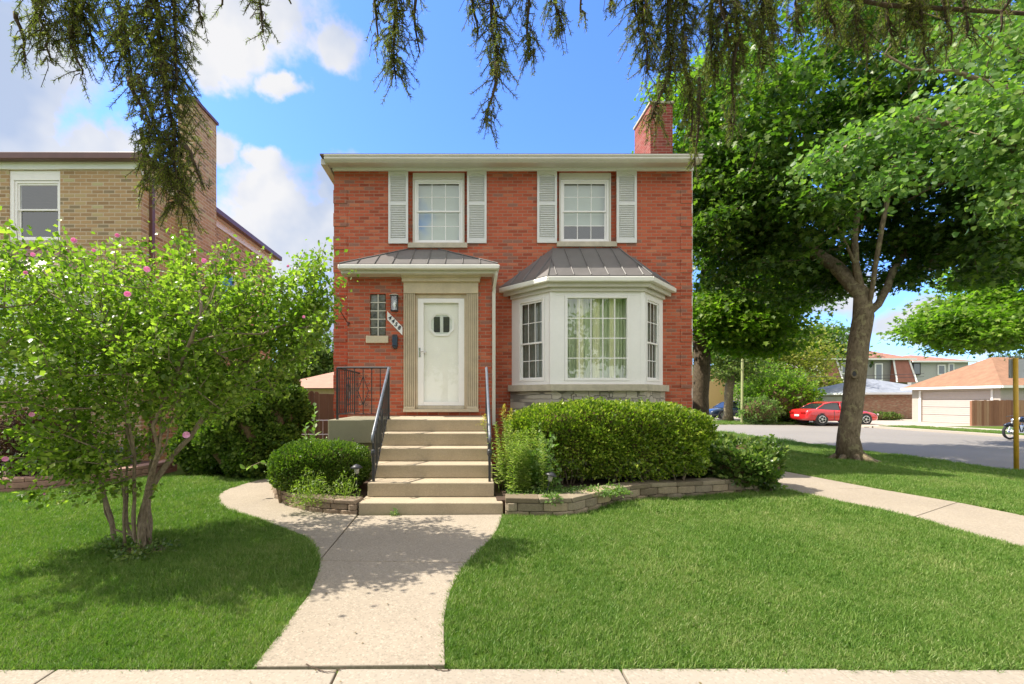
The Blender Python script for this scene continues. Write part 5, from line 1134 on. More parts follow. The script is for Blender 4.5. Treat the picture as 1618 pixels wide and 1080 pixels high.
# trees across the street behind the viewer (seen in the window glass)
for i, (x, y, h, ds) in enumerate([(-9, -17, 10, 'opposite the tan brick house'), (-2, -19, 12, 'tallest, opposite the steps'), (5.5, -18, 9, 'lowest, opposite the bay window'), (13, -18, 12, 'opposite the maple'), (21, -20, 11, 'beyond the side street corner'), (-18, -19, 12, 'farthest to the west')]):
    simple_tree('leafy tree across the front street, ' + ds, x, y, 0, h, 3.4, h*.38, L_maple, 130, 36, .42, .7)
# ---- spruce boughs hanging into the picture
SPT = thing('spruce_tree', 'old spruce whose drooping boughs hang into the top of the picture', 'tree', (.6, -2.6, 0))
mb = MB(); mb.tube([(.6, -2.6, -.1), (.6, -2.6, 1.5), (.62, -2.6, 4), (.6, -2.6, 8), (.6, -2.6, 11)], [.34, .27, .22, .14, .03], 12); mb.build('trunk', M_sprbark, SPT, smooth=True)
hang = [ # (x0,y0,x1,y1,Y,density,halfwidth,leftbias)
 (232,-60,262,120,1.95,1.2,60), (262,100,285,325,1.95,1.5,42), (150,-60,110,60,2.0,1.0,45), (110,40,128,120,2.0,.6,26), (70,-30,48,62,2.0,.6,18), (200,20,190,105,2.0,.8,30), (300,-40,318,40,1.9,.5,18), (205,120,240,215,1.9,.6,24), (290,230,330,300,1.9,.5,14),
 (60,-50,75,95,1.98,.8,34), (100,-40,150,70,2.02,.8,40), (180,-50,205,125,2.0,.8,40), (270,-50,280,150,1.92,.7,36), (225,120,262,290,1.98,.8,30), (225,200,228,300,2.0,.8,16), (30,20,38,100,2.0,.5,14),
 (395,-60,418,48,2.0,.7,24), (365,-40,352,10,2.0,.25,10), (440,-50,462,2,2.0,.2,10),
 (630,-70,622,118,2.05,1.2,34), (600,-40,592,70,2.05,.5,16), (655,-40,662,80,2.05,.5,14),
 (775,-70,785,110,2.0,1.2,34), (785,100,768,195,2.0,.7,24), (830,-50,838,95,2.0,.9,22), (870,-60,885,50,2.0,.8,26), (745,-40,752,60,2.0,.5,12),
 (925,-40,918,25,2.1,.35,12), (1000,-60,1010,50,2.1,.9,34), (1050,-70,1060,100,2.1,1.3,34), (1062,90,1030,190,2.1,1.1,30), (1085,60,1090,215,2.1,.9,14),
 (1020,-40,1022,110,2.08,1.0,30), (1075,-50,1085,80,2.12,1.1,32), (1140,-20,1150,70,2.1,1.0,34), (1200,-60,1205,110,2.15,1.0,26), (1250,-60,1262,50,2.18,.8,24), (1340,-50,1365,80,2.2,.9,30), (960,-50,965,15,2.08,.6,20), (1430,-60,1440,50,2.2,.8,26), (1520,-60,1530,60,2.2,.6,24),
 (1120,-60,1130,120,2.15,1.0,28), (1165,-60,1170,100,2.15,1.1,28), (1165,60,1155,200,2.15,.8,16), (1110,120,1095,265,2.15,.6,12), (1200,-50,1225,60,2.2,.8,24),
 (1280,-60,1320,60,2.2,.7,26), (1390,-60,1410,60,2.2,.7,26), (1440,-40,1470,100,2.2,.8,22), (1480,-50,1500,70,2.2,.6,18), (1590,-30,1585,50,2.2,.3,10)]
NC, ND, NS = [], [], []; tw = MB(); bo = MB()
trunkz = 4.3
for (x0, y0, x1, y1, Y, dens, hw) in hang:
    top = np.array(pp(x0, y0, Y)); bot = np.array(pp(x1, y1, Y+.05)); L_ = np.linalg.norm(bot-top)
    # bough from trunk
    if y0 < 0:
        a = np.array([.6, -2.6, trunkz+rng.uniform(-.3, .5)]); mid = (a+top)/2+np.array([0, 0, .35]); bo.tube([tuple(a), tuple(mid), tuple(top+(top-mid)*.02)], [.045, .028, .014], 7)
    # hanging leader
    k = 7; pts = []
    for i in range(k+1): f = i/k; pts.append(top+(bot-top)*f+np.array([math.sin(f*5+x0)*.012, rng.normal()*.01, 0]))
    bo.tube([tuple(p) for p in pts], [.0085*(1-.75*i/k)+.0015 for i in range(k+1)], 5)
    nt_ = int(108*dens*L_/.45*max(.5, hw/30)**.7); hwm = hw*Y/F
    for j in range(nt_):
        f = rng.uniform(0, 1)**.9; o = top+(bot-top)*f; ang = rng.uniform(0, 2*math.pi); rad = rng.uniform(.1, 1)**.7*hwm*1.25*(1.1-.45*f)
        off = np.array([math.cos(ang)*rad, math.sin(ang)*rad*.8, 0]); ln = rng.uniform(.03, .10)
        s0 = o; s1 = o+off*.6+np.array([0, 0, -rad*.25-.005]); s2 = o+off*1.1+np.array([rng.normal()*.02, rng.normal()*.02, -rad*.5-ln])
        if rng.uniform() < .4: s2 = s1+unit(off+np.array([0, 0, .2]))*ln
        tw.tube([tuple(s0), tuple(s1), tuple(s2)], [.0028, .002, .0012], 3, cap=False)
        m_ = int(64*(np.linalg.norm(s2-s1)+.5*np.linalg.norm(s1-s0))/.12)
        if rng.uniform() < .14: m_ = m_//6
        t = rng.uniform(-.45, 1, m_)[:, None]; c = np.where(t > 0, s1+(s2-s1)*t, s1+(s1-s0)*t); ax = unit((s2-s1)[None]); rd = rdir(m_); rd = unit(rd-ax*(rd*ax).sum(1)[:, None])
        NC.append(c); ND.append(unit(rd*.85+ax*.75)); NS.append(rng.uniform(.011, .021, m_))
bo.tube([(.6, -2.6, 4.2), (3.4, .4, 3.9), pp(1640, 22, 2.3), pp(1400, 8, 2.2), pp(1290, -12, 2.2)], [.06, .035, .016, .010, .006], 6)
bo.build('boughs', M_sprbark, SPT, smooth=True, recalc=False); tw.build('twigs', M_sprbark, SPT, recalc=False)
NC, ND, NS = np.concatenate(NC), np.concatenate(ND), np.concatenate(NS); print('needles', len(NC))
leaves('needles', L_spruce, NC, ND, rdir(len(NC)), NS, 'needle', SPT) if False else None
SH['needle2'] = (np.array([(-.06,0,0),(.06,0,0),(.045,.8,0),(0,1,0),(-.045,.8,0)]), np.array([(0,1,2),(0,2,4),(2,3,4)]))
leaves('needles', L_spruce, NC, ND, rdir(len(NC)), NS, 'needle2', SPT)
# upper crown of the spruce (above and behind the viewer)
n = 26000; zc = rng.uniform(4.6, 11, n); rr = (11.3-zc)/6.7*2.6*rng.uniform(.2, 1, n)**.5; a = rng.uniform(0, 2*math.pi, n); C = np.stack([.6+rr*np.cos(a), -2.9+rr*np.sin(a), zc-.25*rr], 1); C = C[C[:, 1] < .6]; n = len(C)
leaves('upper_crown', L_spruce, C, rdir(n, -.5), rdir(n), .16, 'slim', SPT)

# ================================================================== far side: houses, garages, fence, vehicles
ZG = -.23
def hip(mb, x0, x1, y0, y1, z0, z1, ov=.3, rlen=None):
    X0, X1, Y0, Y1 = x0-ov, x1+ov, y0-ov, y1+ov; h = min(X1-X0, Y1-Y0)/2
    if X1-X0 > Y1-Y0: A = (X0+h, (Y0+Y1)/2, z1); B = (X1-h, (Y0+Y1)/2, z1)
    else: A = ((X0+X1)/2, Y0+h, z1); B = ((X0+X1)/2, Y1-h, z1)
    v = [(X0,Y0,z0),(X1,Y0,z0),(X1,Y1,z0),(X0,Y1,z0),A,B]
    if X1-X0 > Y1-Y0: f = [(0,1,5,4),(1,2,5),(2,3,4,5),(3,0,4),(3,2,1,0)]
    else: f = [(0,1,4),(1,2,5,4),(2,3,5),(3,0,4,5),(3,2,1,0)]
    mb.add(v, f)
# garages whose doors face the side street (towards -X)
def garage(label, xf, ya, yb, depth, ze, zr_, door, wallm, sidem, doorm, roofm, groove=True):
    G_ = thing('garage', label, 'garage', (xf, (ya+yb)/2, ZG)); T = frameT((xf, yb, 0), (0, -1, 0), (-1, 0, 0)); Lw = yb-ya
    dA, dB = door; mb = MB(); wall(mb, T, 0, Lw, ZG, ze, [(dA, dB, ZG, ze-.28)], .15); mb.build('front_wall', wallm, G_, recalc=False)
    mb = MB(); mb.quad((xf, ya, ZG), (xf+depth, ya, ZG), (xf+depth, ya, ze), (xf, ya, ze)); mb.quad((xf, yb, ZG), (xf+depth, yb, ZG), (xf+depth, yb, ze), (xf, yb, ze)); mb.quad((xf+depth, ya, ZG), (xf+depth, yb, ZG), (xf+depth, yb, ze), (xf+depth, ya, ze)); mb.build('side_wall', sidem, G_)
    mb = MB(); mb.T = T; dz = ze-.28
    for k in range(4): mb.box(dA, dB, -.14, -.09, ZG+(dz-ZG)*k/4+.012, ZG+(dz-ZG)*(k+1)/4-.012)
    if groove:
        for k in range(16): z = ZG+(dz-ZG)*k/16; mb.box(dA, dB, -.0895, -.08, z+.02, z+.09)
    mb.build('garage_door', doorm, G_)
    mb = MB(); hip(mb, xf, xf+depth, ya, yb, ze, zr_, .4); mb.build('roof', roofm, G_)
    mb = MB(); mb.box(xf-.46, xf-.401, ya-.4, yb+.4, ze-.13, ze+.03); mb.box(xf-.4, xf+depth+.4, ya-.46, ya-.401, ze-.13, ze+.03); mb.build('fascia', M_white, G_)
    for q in (dA-.14, dB+.02): mb = MB(); mb.T = T; mb.box(q, q+.12, .003, .03, ZG, ze-.2); mb.build('door_trim', M_white, G_)
garage('white-door garage with a tan shingle hip roof, left of the wooden fence', 33.3, 26.9, 32.25, 6.5, 2.24, 4.3, (.65, 4.85), plain('pale_siding', (.46, .42, .37), .7, var=.08), MATS['pale_siding'], plain('pinkish_white_door', (.52, .455, .42), .6, var=.05), plain('tan_shingle', (.29, .155, .09), .9, var=.25, scale=3))
garage('low brick garage with a grey hip roof behind the red car', 33.3, 36.5, 43.6, 7.6, 1.95, 3.35, (.8, 6.2), plain('beige_siding', (.5, .42, .32), .7), M_farbrick, plain('cream_door', (.56, .50, .36), .6, var=.15, scale=1), plain('grey_shingle', (.25, .27, .31), .8, var=.3, scale=2), False)
# mansard-roofed houses
def mansard(label, y, px0, px1, ptop, pe, pb, mat_side, wins, shoulders, nm='mansard_house', over=None):
    x0, x1 = X_(px0, y), X_(px1, y); zt, zeave, zb = Z_(ptop, y), Z_(pe, y), Z_(pb, y); Hh = thing(nm, label, 'house', ((x0+x1)/2, y, ZG))
    mb = MB(); mb.box(x0, x1, y, y+9, ZG, zeave-.3); mb.build('wall', mat_side, Hh)
    mb = MB(); hip(mb, x0, x1, y, y+9, zeave-.25, zt, .6); mb.build('roof', M_redroof, Hh)
    for (a, b) in shoulders:
        A, B = X_(a, y), X_(b, y); mb = MB(); s = .5
        mb.add([(A-s*.6, y-1.0, zb), (B+s*.6, y-1.0, zb), (B, y-.25, zeave-.3), (A, y-.25, zeave-.3), (A-s*.6, y-.01, zb), (B+s*.6, y-.01, zb), (B, y-.01, zeave-.3), (A, y-.01, zeave-.3)], [(0,1,2,3),(4,7,6,5),(0,3,7,4),(1,5,6,2),(3,2,6,7),(0,4,5,1)]); mb.build('mansard_slope', M_redroof2, Hh)
        mb = MB()
        for X0_, sg in ((A, -1), (B, 1)): mb.tube([(X0_+sg*s*.65, y-1.06, zb), (X0_+sg*.06, y-.3, zeave-.3)], .12, 4)
        mb.build('rake_board', M_white, Hh)
    mb = MB(); mb.box(x0-.5, x1+.5, y-.72, y-.61, zeave-.42, zeave-.2); mb.build('fascia', M_white, Hh)
    for (a, b, ya, yb, dk) in wins:
        mb = MB(); mb.box(X_(a, y), X_(b, y), y-.16 if dk != 2 else y-.9, y-.02, Z_(yb, y), Z_(ya, y)); w_ = mb.build('window', M_white if dk != 1 else M_dark, Hh)
        mb = MB(); i = 1.5; mb.quad((X_(a+i, y), y-.165 if dk != 2 else y-.905, Z_(yb-i, y)), (X_(b-i, y), y-.165 if dk != 2 else y-.905, Z_(yb-i, y)), (X_(b-i, y), y-.165 if dk != 2 else y-.905, Z_(ya+i, y)), (X_(a+i, y), y-.165 if dk != 2 else y-.905, Z_(ya+i, y))); mb.build('pane', M_farglass, w_)
M_redroof = plain('red_brown_shingle', (.33, .16, .11), .9, var=.15, scale=1.5); M_redroof2 = plain('mansard_shingle', (.32, .13, .095), .9, var=.18, scale=2)
M_graysid = plain('grey_siding', (.27, .26, .24), .7, var=.08, scale=1); M_paleside = plain('pale_grey_siding', (.42, .42, .40), .7, var=.08); M_farglass = plain('far_glass', (.12, .15, .18), .1, spec=.8)
mansard('row house with red-brown mansard roof and grey siding behind the maple trunk', 58, 1284, 1434, 541, 564, 604, M_graysid, [(1328, 1342, 572, 591, 0), (1381, 1393, 574, 601, 0), (1284, 1292, 575, 586, 2)], [(1291, 1318), (1409, 1432)])
mansard('pale grey-sided row house at the right end of the mansard row', 62, 1440, 1530, 556, 568, 606, M_paleside, [(1441, 1453, 573, 592, 1), (1480, 1492, 576, 592, 0), (1497, 1506, 574, 590, 0)], [], nm='row_house')
yb = 55; BH = thing('beige_building', 'plain yellowish-beige building far behind the low-limbed tree', 'building', (X_(1130, yb), yb, ZG)); mb = MB(); mb.box(X_(1050, yb), X_(1172, yb), yb, yb+10, ZG, Z_(583, yb)); mb.build('wall', plain('yellow_beige', (.62, .42, .20), .8, var=.06), BH)
for px in (1108, 1146): mb = MB(); mb.box(X_(px, yb), X_(px+7, yb), yb-.06, yb-.01, Z_(623, yb), Z_(612, yb)); mb.build('window', M_farglass, BH)
mb = MB(); hip(mb, X_(1050, yb), X_(1172, yb), yb, yb+10, Z_(583, yb), Z_(572, yb), .5); mb.build('roof', M_roof, BH)
yb = 52; BH = thing('dark_porch_house', 'dark house with a deep porch behind the bushes left of the grey-roofed garage', 'house', (X_(1215, yb), yb, ZG)); mb = MB(); mb.box(X_(1176, yb), X_(1262, yb), yb, yb+8, ZG, Z_(582, yb)); mb.build('wall', plain('dull_brown', (.20, .17, .14), .8), BH)
mb = MB(); hip(mb, X_(1176, yb), X_(1262, yb), yb, yb+8, Z_(582, yb), Z_(558, yb), .6); mb.build('roof', plain('pale_roof', (.40, .36, .34), .8), BH)
mb = MB(); mb.box(X_(1186, yb), X_(1206, yb), yb-.05, yb-.01, Z_(618, yb), Z_(600, yb)); mb.build('window', M_farglass, BH)
# wooden fence on the right
def picket_fence(name, label, xa, ya, xb, yb_, z0, z1, mat, bw=.14, dog=False):
    T = thing(name, label, 'fence', (xa, ya, z0)); L_ = math.hypot(xb-xa, yb_-ya); n = int(L_/bw); u = Vector(((xb-xa)/L_, (yb_-ya)/L_, 0)); Tm = frameT((xa, ya, 0), u, (u.y, -u.x, 0)); mb = MB(); mb.T = Tm
    for k in range(n):
        a = k*bw+.004; b = (k+1)*bw-.004; h = z1+rng.uniform(-.02, .02); j = rng.uniform(-.006, .006)
        if dog: mb.add([(a, j, z0), (b, j, z0), (b, j, h-.06), (b-.025, j, h-.015), ((a+b)/2, j, h), (a+.025, j, h-.015), (a, j, h-.06)]+[(a, j-.02, z0), (b, j-.02, z0), (b, j-.02, h-.06), (b-.025, j-.02, h-.015), ((a+b)/2, j-.02, h), (a+.025, j-.02, h-.015), (a, j-.02, h-.06)], [(0,1,2,3,4,5,6), (13,12,11,10,9,8,7), (2,3,10,9), (3,4,11,10), (4,5,12,11), (5,6,13,12), (0,6,13,7), (1,8,9,2)])
        else: mb.box(a, b, j-.02, j, z0, h)
    mb.build('boards', mat, T)
    k = 0
    while k < L_: mb = MB(); mb.T = Tm; mb.box(k, k+.09, -.12, -.03, z0, z1-.05); mb.build('post', mat, T); k += 2.4
def woodmat(name, stops):
    m, nt, b, o = newmat(name); g = N(nt, 'ShaderNodeNewGeometry'); v = objvec(nt, (1, 1, .08)); n = noise(nt, v, 30, 4); f = math_(nt, 'ADD', math_(nt, 'MULTIPLY', g.outputs['Random Per Island'], .6), math_(nt, 'MULTIPLY', n, .4)); nt.links.new(ramp(nt, f, stops), b.inputs['Base Color']); b.inputs['Roughness'].default_value = .85; return m
M_wood = woodmat('red_fence_wood', [(.2, (.20, .085, .05)), (.5, (.30, .14, .08)), (.85, (.40, .24, .15))]); M_wood2 = woodmat('brown_fence_wood', [(.2, (.13, .075, .045)), (.6, (.22, .135, .08)), (.9, (.30, .20, .13))])
picket_fence('wooden_fence', 'reddish board fence beyond the street at the right edge', X_(1536, 26.5), 26.5, 44, 26.5, ZG, Z_(632, 26.5), M_wood, .15)
picket_fence('wooden_fence', 'brown dog-eared board fence closing the gap between the two brick houses', -6.6, 14, -4.75, 14, 0, 1.66, M_wood2, .16, True)
picket_fence('wooden_gate', 'plain board gate right of the dog-eared fence between the brick houses', -4.7, 13.6, -2.8, 13.6, 0, 1.58, M_wood2, .30)
mb = MB()
for k in range(14): x = -5.9+k*.22; mb.tube([(x, 11, .02), (x, 11, .85)], .008, 4)
T = thing('wire_fence', 'low white wire fence in front of the board fence between the houses', 'fence', (-4.4, 11, 0)); mb.build('pickets', M_white, T)
mb = MB(); [mb.tube([(-6.0, 11, z), (-2.8, 11, z)], .012, 4) for z in (.12, .5, .86)]; mb.build('rail', M_white, T)
gy = 22; GT = thing('garage', 'garage with a pinkish tan roof seen between the two brick houses', 'garage', (X_(500, gy), gy, 0)); mb = MB(); mb.box(X_(430, gy), X_(560, gy), gy, gy+6, 0, Z_(614, gy)); mb.build('wall', plain('garage_siding', (.50, .44, .34), .7), GT); mb = MB(); hip(mb, X_(430, gy), X_(580, gy), gy, gy+6, Z_(613, gy), Z_(588, gy+3), .35); mb.build('roof', plain('pink_tan_shingle', (.42, .23, .16), .9, var=.15, scale=3), GT)
# poles and wires
mb = MB(); mb.tube([(X_(1172, 30), 30, ZG), (X_(1173, 30), 30, 4.6)], .075, 8); single(mb, 'pole', plain('green_pole', (.36, .38, .17), .8), 'thin greenish pole at the far street edge', 'pole', (X_(1172, 30), 30, ZG))
mb = MB(); 
for z0, z1 in ((3.55, 3.45), (3.25, 3.2)): mb.tube([(X_(1060, 34)+t*(X_(1460, 34)-X_(1060, 34)), 34, z0+(z1-z0)*t-.5*math.sin(math.pi*t)*.6) for t in [i/12 for i in range(13)]], .018, 4)
single(mb, 'power_line', M_black, 'thin overhead wires crossing in front of the far houses', 'wire', (X_(1060, 34), 34, 3.4))
mb = MB(); yp = 9.75; xp = X_(1606, yp); T = thing('yellow_post', 'yellow sign post at the near kerb, at the right edge', 'sign post', (xp, yp, -.2)); mb.tube([(xp, yp, -.25), (xp-.02, yp, 2.33)], .042, 10); mb.build('post', plain('yellow_paint', (.60, .36, .03), .5, var=.15, scale=6), T, smooth=True)
mb = MB(); mb.box(xp-.085, xp+.75, yp+.055, yp+.075, 1.88, 2.31); mb.build('sign_back', plain('grey_sign_back', (.42, .45, .47), .5, var=.1), T)
# ---- vehicles
def loft_car(name, label, cat, loc, rz, length, width, height, paint, prof_low, roofline, wheels, wr=.33, detail=True):
    """x forward; body lofted from cross sections"""
    T = thing(name, label, cat, loc); M = Matrix.Translation(loc) @ Matrix.Rotation(rz, 4, 'Z'); hw = width/2
    xs = [p[0]*length for p in prof_low]; n = len(xs); vs = []; fs = []
    def sec(x, zb, zsill, zbelt, ins): return [(x, -hw+ins+.06, zb), (x, -hw+ins, zb+.10), (x, -hw+ins-.015, (zb+zbelt)/2+.04), (x, -hw+ins+.02, zbelt-.05), (x, -hw+ins+.10, zbelt), (x, 0, zbelt+.025), (x, hw-ins-.10, zbelt), (x, hw-ins-.02, zbelt-.05), (x, hw-ins+.015, (zb+zbelt)/2+.04), (x, hw-ins, zb+.10), (x, hw-ins-.06, zb)]
    for (fx, zb, zt, ins) in prof_low: vs += sec(fx*length, zb, zb, zt, ins)
    m_ = 11; fs = [(i*m_+j, i*m_+(j+1)%m_, (i+1)*m_+(j+1)%m_, (i+1)*m_+j) for i in range(n-1) for j in range(m_)]+[tuple(range(m_))[::-1], tuple(range((n-1)*m_, n*m_))]
    mb = MB(); mb.T = M; mb.add(vs, fs); body = mb.build('body', paint, T, smooth=True); s = body.modifiers.new('s', 'SUBSURF'); s.levels = s.render_levels = 1
    # greenhouse
    vs = []; 
    for (fx, zt, ins) in roofline: x = fx*length; vs += [(x, -hw+.12, prof_belt), (x, -hw+.12+ins, zt-.04), (x, -hw+.2+ins, zt), (x, hw-.2-ins, zt), (x, hw-.12-ins, zt-.04), (x, hw-.12, prof_belt)]
    n2 = len(roofline); fs = [(i*6+j, i*6+(j+1)%6, (i+1)*6+(j+1)%6, (i+1)*6+j) for i in range(n2-1) for j in range(6)]+[tuple(range(6))[::-1], tuple(range((n2-1)*6, n2*6))]
    mb = MB(); mb.T = M; mb.add(vs, fs); mb.build('cabin', M_carglass, T, smooth=False)
    mb = MB(); mb.T = M; rl = [r_ for r_ in roofline]
    top = [(fx*length, zt, ins) for fx, zt, ins in roofline]
    for (xa, za, ia), (xb, zb_, ib) in zip(top[1:-2], top[2:-1]):
        mb.add([(xa, -hw+.16+ia, za-.03), (xb, -hw+.16+ib, zb_-.03), (xb, -hw+.24+ib, zb_+.018), (xa, -hw+.24+ia, za+.018), (xa, hw-.24-ia, za+.018), (xb, hw-.24-ib, zb_+.018), (xb, hw-.16-ib, zb_-.03), (xa, hw-.16-ia, za-.03)], [(0,1,2,3),(3,2,5,4),(4,5,6,7)])
    mb.build('roof', paint, T, recalc=False)
    for sy in (-1, 1):
        mb = MB(); mb.T = M
        pts = [(top[0][0], prof_belt)]+[(x, z) for x, z, i in top[1:-1]]+[(top[-1][0], prof_belt)]
        ins_ = [0]+[t[2] for t in top[1:-1]]+[0]
        mb.tube([(x, sy*(hw-.115-i), z-.02) for (x, z), i in zip(pts, ins_)], .045, 5)
        xm_ = length*.47; mb.tube([(xm_, sy*(hw-.115), prof_belt), (xm_+.03, sy*(hw-.13-.12), height-.06)], .04, 5); mb.build('pillars', paint, T, smooth=True)
    for wx in wheels:
        for sy in (-1, 1):
            c = Vector((wx*length, sy*(hw-.085), wr))
            for nm, rr_, hh, mt in (('wheel', wr, .11, M_tyre),):
                mb = MB(); mb.T = M @ Matrix.Translation(c) @ Matrix.Rotation(R(90), 4, 'X'); mb.lathe((0, 0, 0), [(wr*.6, -.1), (wr*.93, -.1), (wr, -.07), (wr, .07), (wr*.93, .1), (wr*.6, .1)], 24); wh = mb.build('wheel', M_tyre, T, smooth=False)
                mb = MB(); mb.T = M @ Matrix.Translation(c+Vector((0, sy*.095, 0))) @ Matrix.Rotation(R(90), 4, 'X'); mb.lathe((0, 0, 0), [(wr*.68, -.02), (wr*.68, .02), (wr*.6, .022), (wr*.58, .0)], 24)
                for q in range(5): a = q*2*math.pi/5; mb.prism([(.03*math.cos(a+1.5), .03*math.sin(a+1.5)), (wr*.62*math.cos(a-.14), wr*.62*math.sin(a-.14)), (wr*.62*math.cos(a+.14), wr*.62*math.sin(a+.14)), (.03*math.cos(a-1.5), .03*math.sin(a-1.5))], .003, .02)
                mb.lathe((0, 0, 0), [(.055, .0), (.055, .022), (.01, .024)], 10); mb.build('rim', M_chrome, wh)
                mb = MB(); mb.T = M @ Matrix.Translation(c+Vector((0, sy*(-.06), .01))) @ Matrix.Rotation(R(90), 4, 'X'); mb.lathe((0, 0, 0), [(wr*1.13, -.15), (wr*1.13, .15)], 24); mb.build('wheel_arch', M_dark, T)
    return T, M
prof_belt = .93
M_carglass = plain('car_glass', (.02, .025, .03), .05, spec=1.0, var=.1)
sedan = [(0, .34, .80, .16), (.02, .24, .96, .05), (.10, .21, 1.03, .0), (.22, .2, 1.02, 0), (.35, .2, .96, 0), (.55, .2, .93, 0), (.72, .2, .91, 0), (.84, .2, .86, .01), (.94, .21, .76, .07), (.985, .23, .64, .17), (1, .32, .52, .28)]
roofl = [(.12, .96, 0), (.27, 1.36, .16), (.38, 1.46, .2), (.52, 1.47, .2), (.62, 1.38, .18), (.77, .92, .02)]
cy_ = 28; T, M = loft_car('red_car', 'bright red four-door sedan parked facing right across the street', 'car', (X_(1276, cy_), cy_+.9, -.235), R(-1.5), 4.72, 1.82, 1.48, M_red, sedan, roofl, (.20, .79), .345)
mb = MB(); mb.T = M; mb.box(-.012, .05, -.70, -.32, .70, .82); mb.box(-.012, .05, .32, .70, .70, .82); mb.build('tail_light', plain('tail_lamp', (.35, .01, .01), .2), T)
mb = MB(); mb.T = M; mb.box(-.025, -.005, -.2, .2, .52, .64); mb.build('number_plate', M_white, T)
mb = MB(); mb.T = M; mb.add([(4.45, -.885, .62), (4.72, -.72, .60), (4.72, -.72, .70), (4.45, -.885, .76)], [(0,1,2,3)]); mb.build('headlight', M_chrome, T)
mb = MB(); mb.T = M
for a in (1.72, 2.62, 3.50): mb.box(a, a+.012, -.925, -.905, .30, .90)
mb.build('door_gap', M_dark, T)
mb = MB(); mb.T = M; [mb.box(a, a+.14, -.945, -.905, .80, .83) for a in (1.9, 2.8)]; mb.build('door_handles', M_red, T)
mb = MB(); mb.T = M; mb.box(3.25, 3.42, -1.08, -.92, .92, 1.03); mb.build('wing_mirror', M_red, T, bevel=.02)
M_navy = plain('dark_blue_paint', (.02, .035, .07), .25, coat=1.0); M_silver = plain('silver_paint', (.5, .5, .52), .3, coat=.6)
cy_ = 37; loft_car('dark_car', 'dark blue car half hidden behind the thin green pole', 'car', (X_(1198, cy_), cy_, ZG), R(180), 4.5, 1.8, 1.45, M_navy, sedan, roofl, (.2, .79), .33)
cy_ = 39; loft_car('silver_car', 'silver car showing just right of the brick house corner', 'car', (X_(1030, cy_), cy_, ZG), R(0), 5.0, 1.85, 1.6, M_silver, sedan, roofl, (.2, .79), .34)
# motorcycle (front wheel at the right edge)
my_ = 18.6; mx_ = X_(1596, my_); zr = -.34; MT = thing('motorcycle', 'dark motorcycle with chrome forks parked at the far kerb, cut by the right edge', 'motorcycle', (mx_+.7, my_, zr))
def wheel(cx, nm='wheel'):
    mb = MB(); mb.T = Matrix.Translation((cx, my_, zr+.33)) @ Matrix.Rotation(R(90), 4, 'X'); pr = []
    nn = 28
    vs = []
    for i in range(nn):
        a = 2*math.pi*i/nn
        for j in range(6): b = 2*math.pi*j/6; rr_ = .285+.045*math.cos(b); vs.append((rr_*math.cos(a), rr_*math.sin(a), .05*math.sin(b)))
    mb.add(vs, [(i*6+j, i*6+(j+1)%6, ((i+1)%nn)*6+(j+1)%6, ((i+1)%nn)*6+j) for i in range(nn) for j in range(6)]); w_ = mb.build(nm, M_tyre, MT, smooth=True)
    mb = MB(); mb.T = Matrix.Translation((cx, my_, zr+.33)) @ Matrix.Rotation(R(90), 4, 'X'); mb.lathe((0, 0, 0), [(.04, -.05), (.04, .05)], 12)
    for i in range(20): a = 2*math.pi*i/20; mb.tube([(.03*math.cos(a), .03*math.sin(a), .03*(-1)**i), (.24*math.cos(a+.2), .24*math.sin(a+.2), 0)], .004, 3)
    mb.tube([(.24*math.cos(2*math.pi*i/24), .24*math.sin(2*math.pi*i/24), 0) for i in range(25)], .012, 5); mb.lathe((0, 0, .055), [(.10, 0), (.10, .004), (.05, .005)], 16); mb.build('rim', M_chrome, w_)
wheel(mx_); wheel(mx_+1.45)
def mt(x, z, y=0): return (mx_+x, my_+y, zr+z)
mb = MB(); [mb.tube([mt(0, .33, s*.09), mt(.30, .95, s*.09)], .022, 8) for s in (-1, 1)]; mb.build('fork', M_chrome, MT)
mb = MB(); mb.tube([mt(-.24, .62), mt(-.02, .70), mt(.20, .62), mt(.30, .45)], .05, 8); mb.build('mudguard', M_navy, MT, smooth=True)
mb = MB(); mb.tube([mt(.28, .98, -.36), mt(.32, 1.02, -.2), mt(.30, .97, 0), mt(.32, 1.02, .2), mt(.28, .98, .36)], .014, 6); mb.build('handlebar', M_black, MT)
mb = MB(); mb.lathe(mt(.16, .84), [(.02, -.08), (.08, -.05), (.09, 0), (.08, .05), (.02, .08)], 12); mb.build('headlight', M_chrome, MT, smooth=True)
mb = MB(); mb.tube([mt(.42, .80), mt(.55, .86), mt(.75, .84), mt(.90, .74)], [.06, .13, .13, .05], 10); mb.build('fuel_tank', M_navy, MT, smooth=True)
mb = MB(); mb.tube([mt(.88, .74), mt(1.05, .73), mt(1.3, .80), mt(1.5, .86)], [.07, .11, .10, .04], 8); mb.build('seat', M_black, MT, smooth=True)
mb = MB(); mb.box(mx_+.50, mx_+.88, my_-.14, my_+.14, zr+.28, zr+.62); [mb.tube([mt(.6+q, .45), mt(.6+q*1.6, .70)], .075, 10) for q in (0, .14)]; mb.build('engine', M_chrome, MT, bevel=.02)
mb = MB(); mb.tube([mt(.3, .9), mt(.46, .35), mt(.95, .28), mt(1.45, .33)], .022, 6); mb.tube([mt(.3, .88), mt(.95, .66), mt(1.45, .55)], .022, 6); mb.build('frame', M_black, MT)
mb = MB(); mb.tube([mt(.6, .35, -.16), mt(.9, .24, -.18), mt(1.7, .28, -.18)], [.025, .03, .045], 8); mb.build('exhaust', M_chrome, MT, smooth=True)
mb = MB(); mb.tube([mt(1.15, .70), mt(1.5, .72), mt(1.75, .55)], .06, 8); mb.build('mudguard', M_navy, MT, smooth=True)

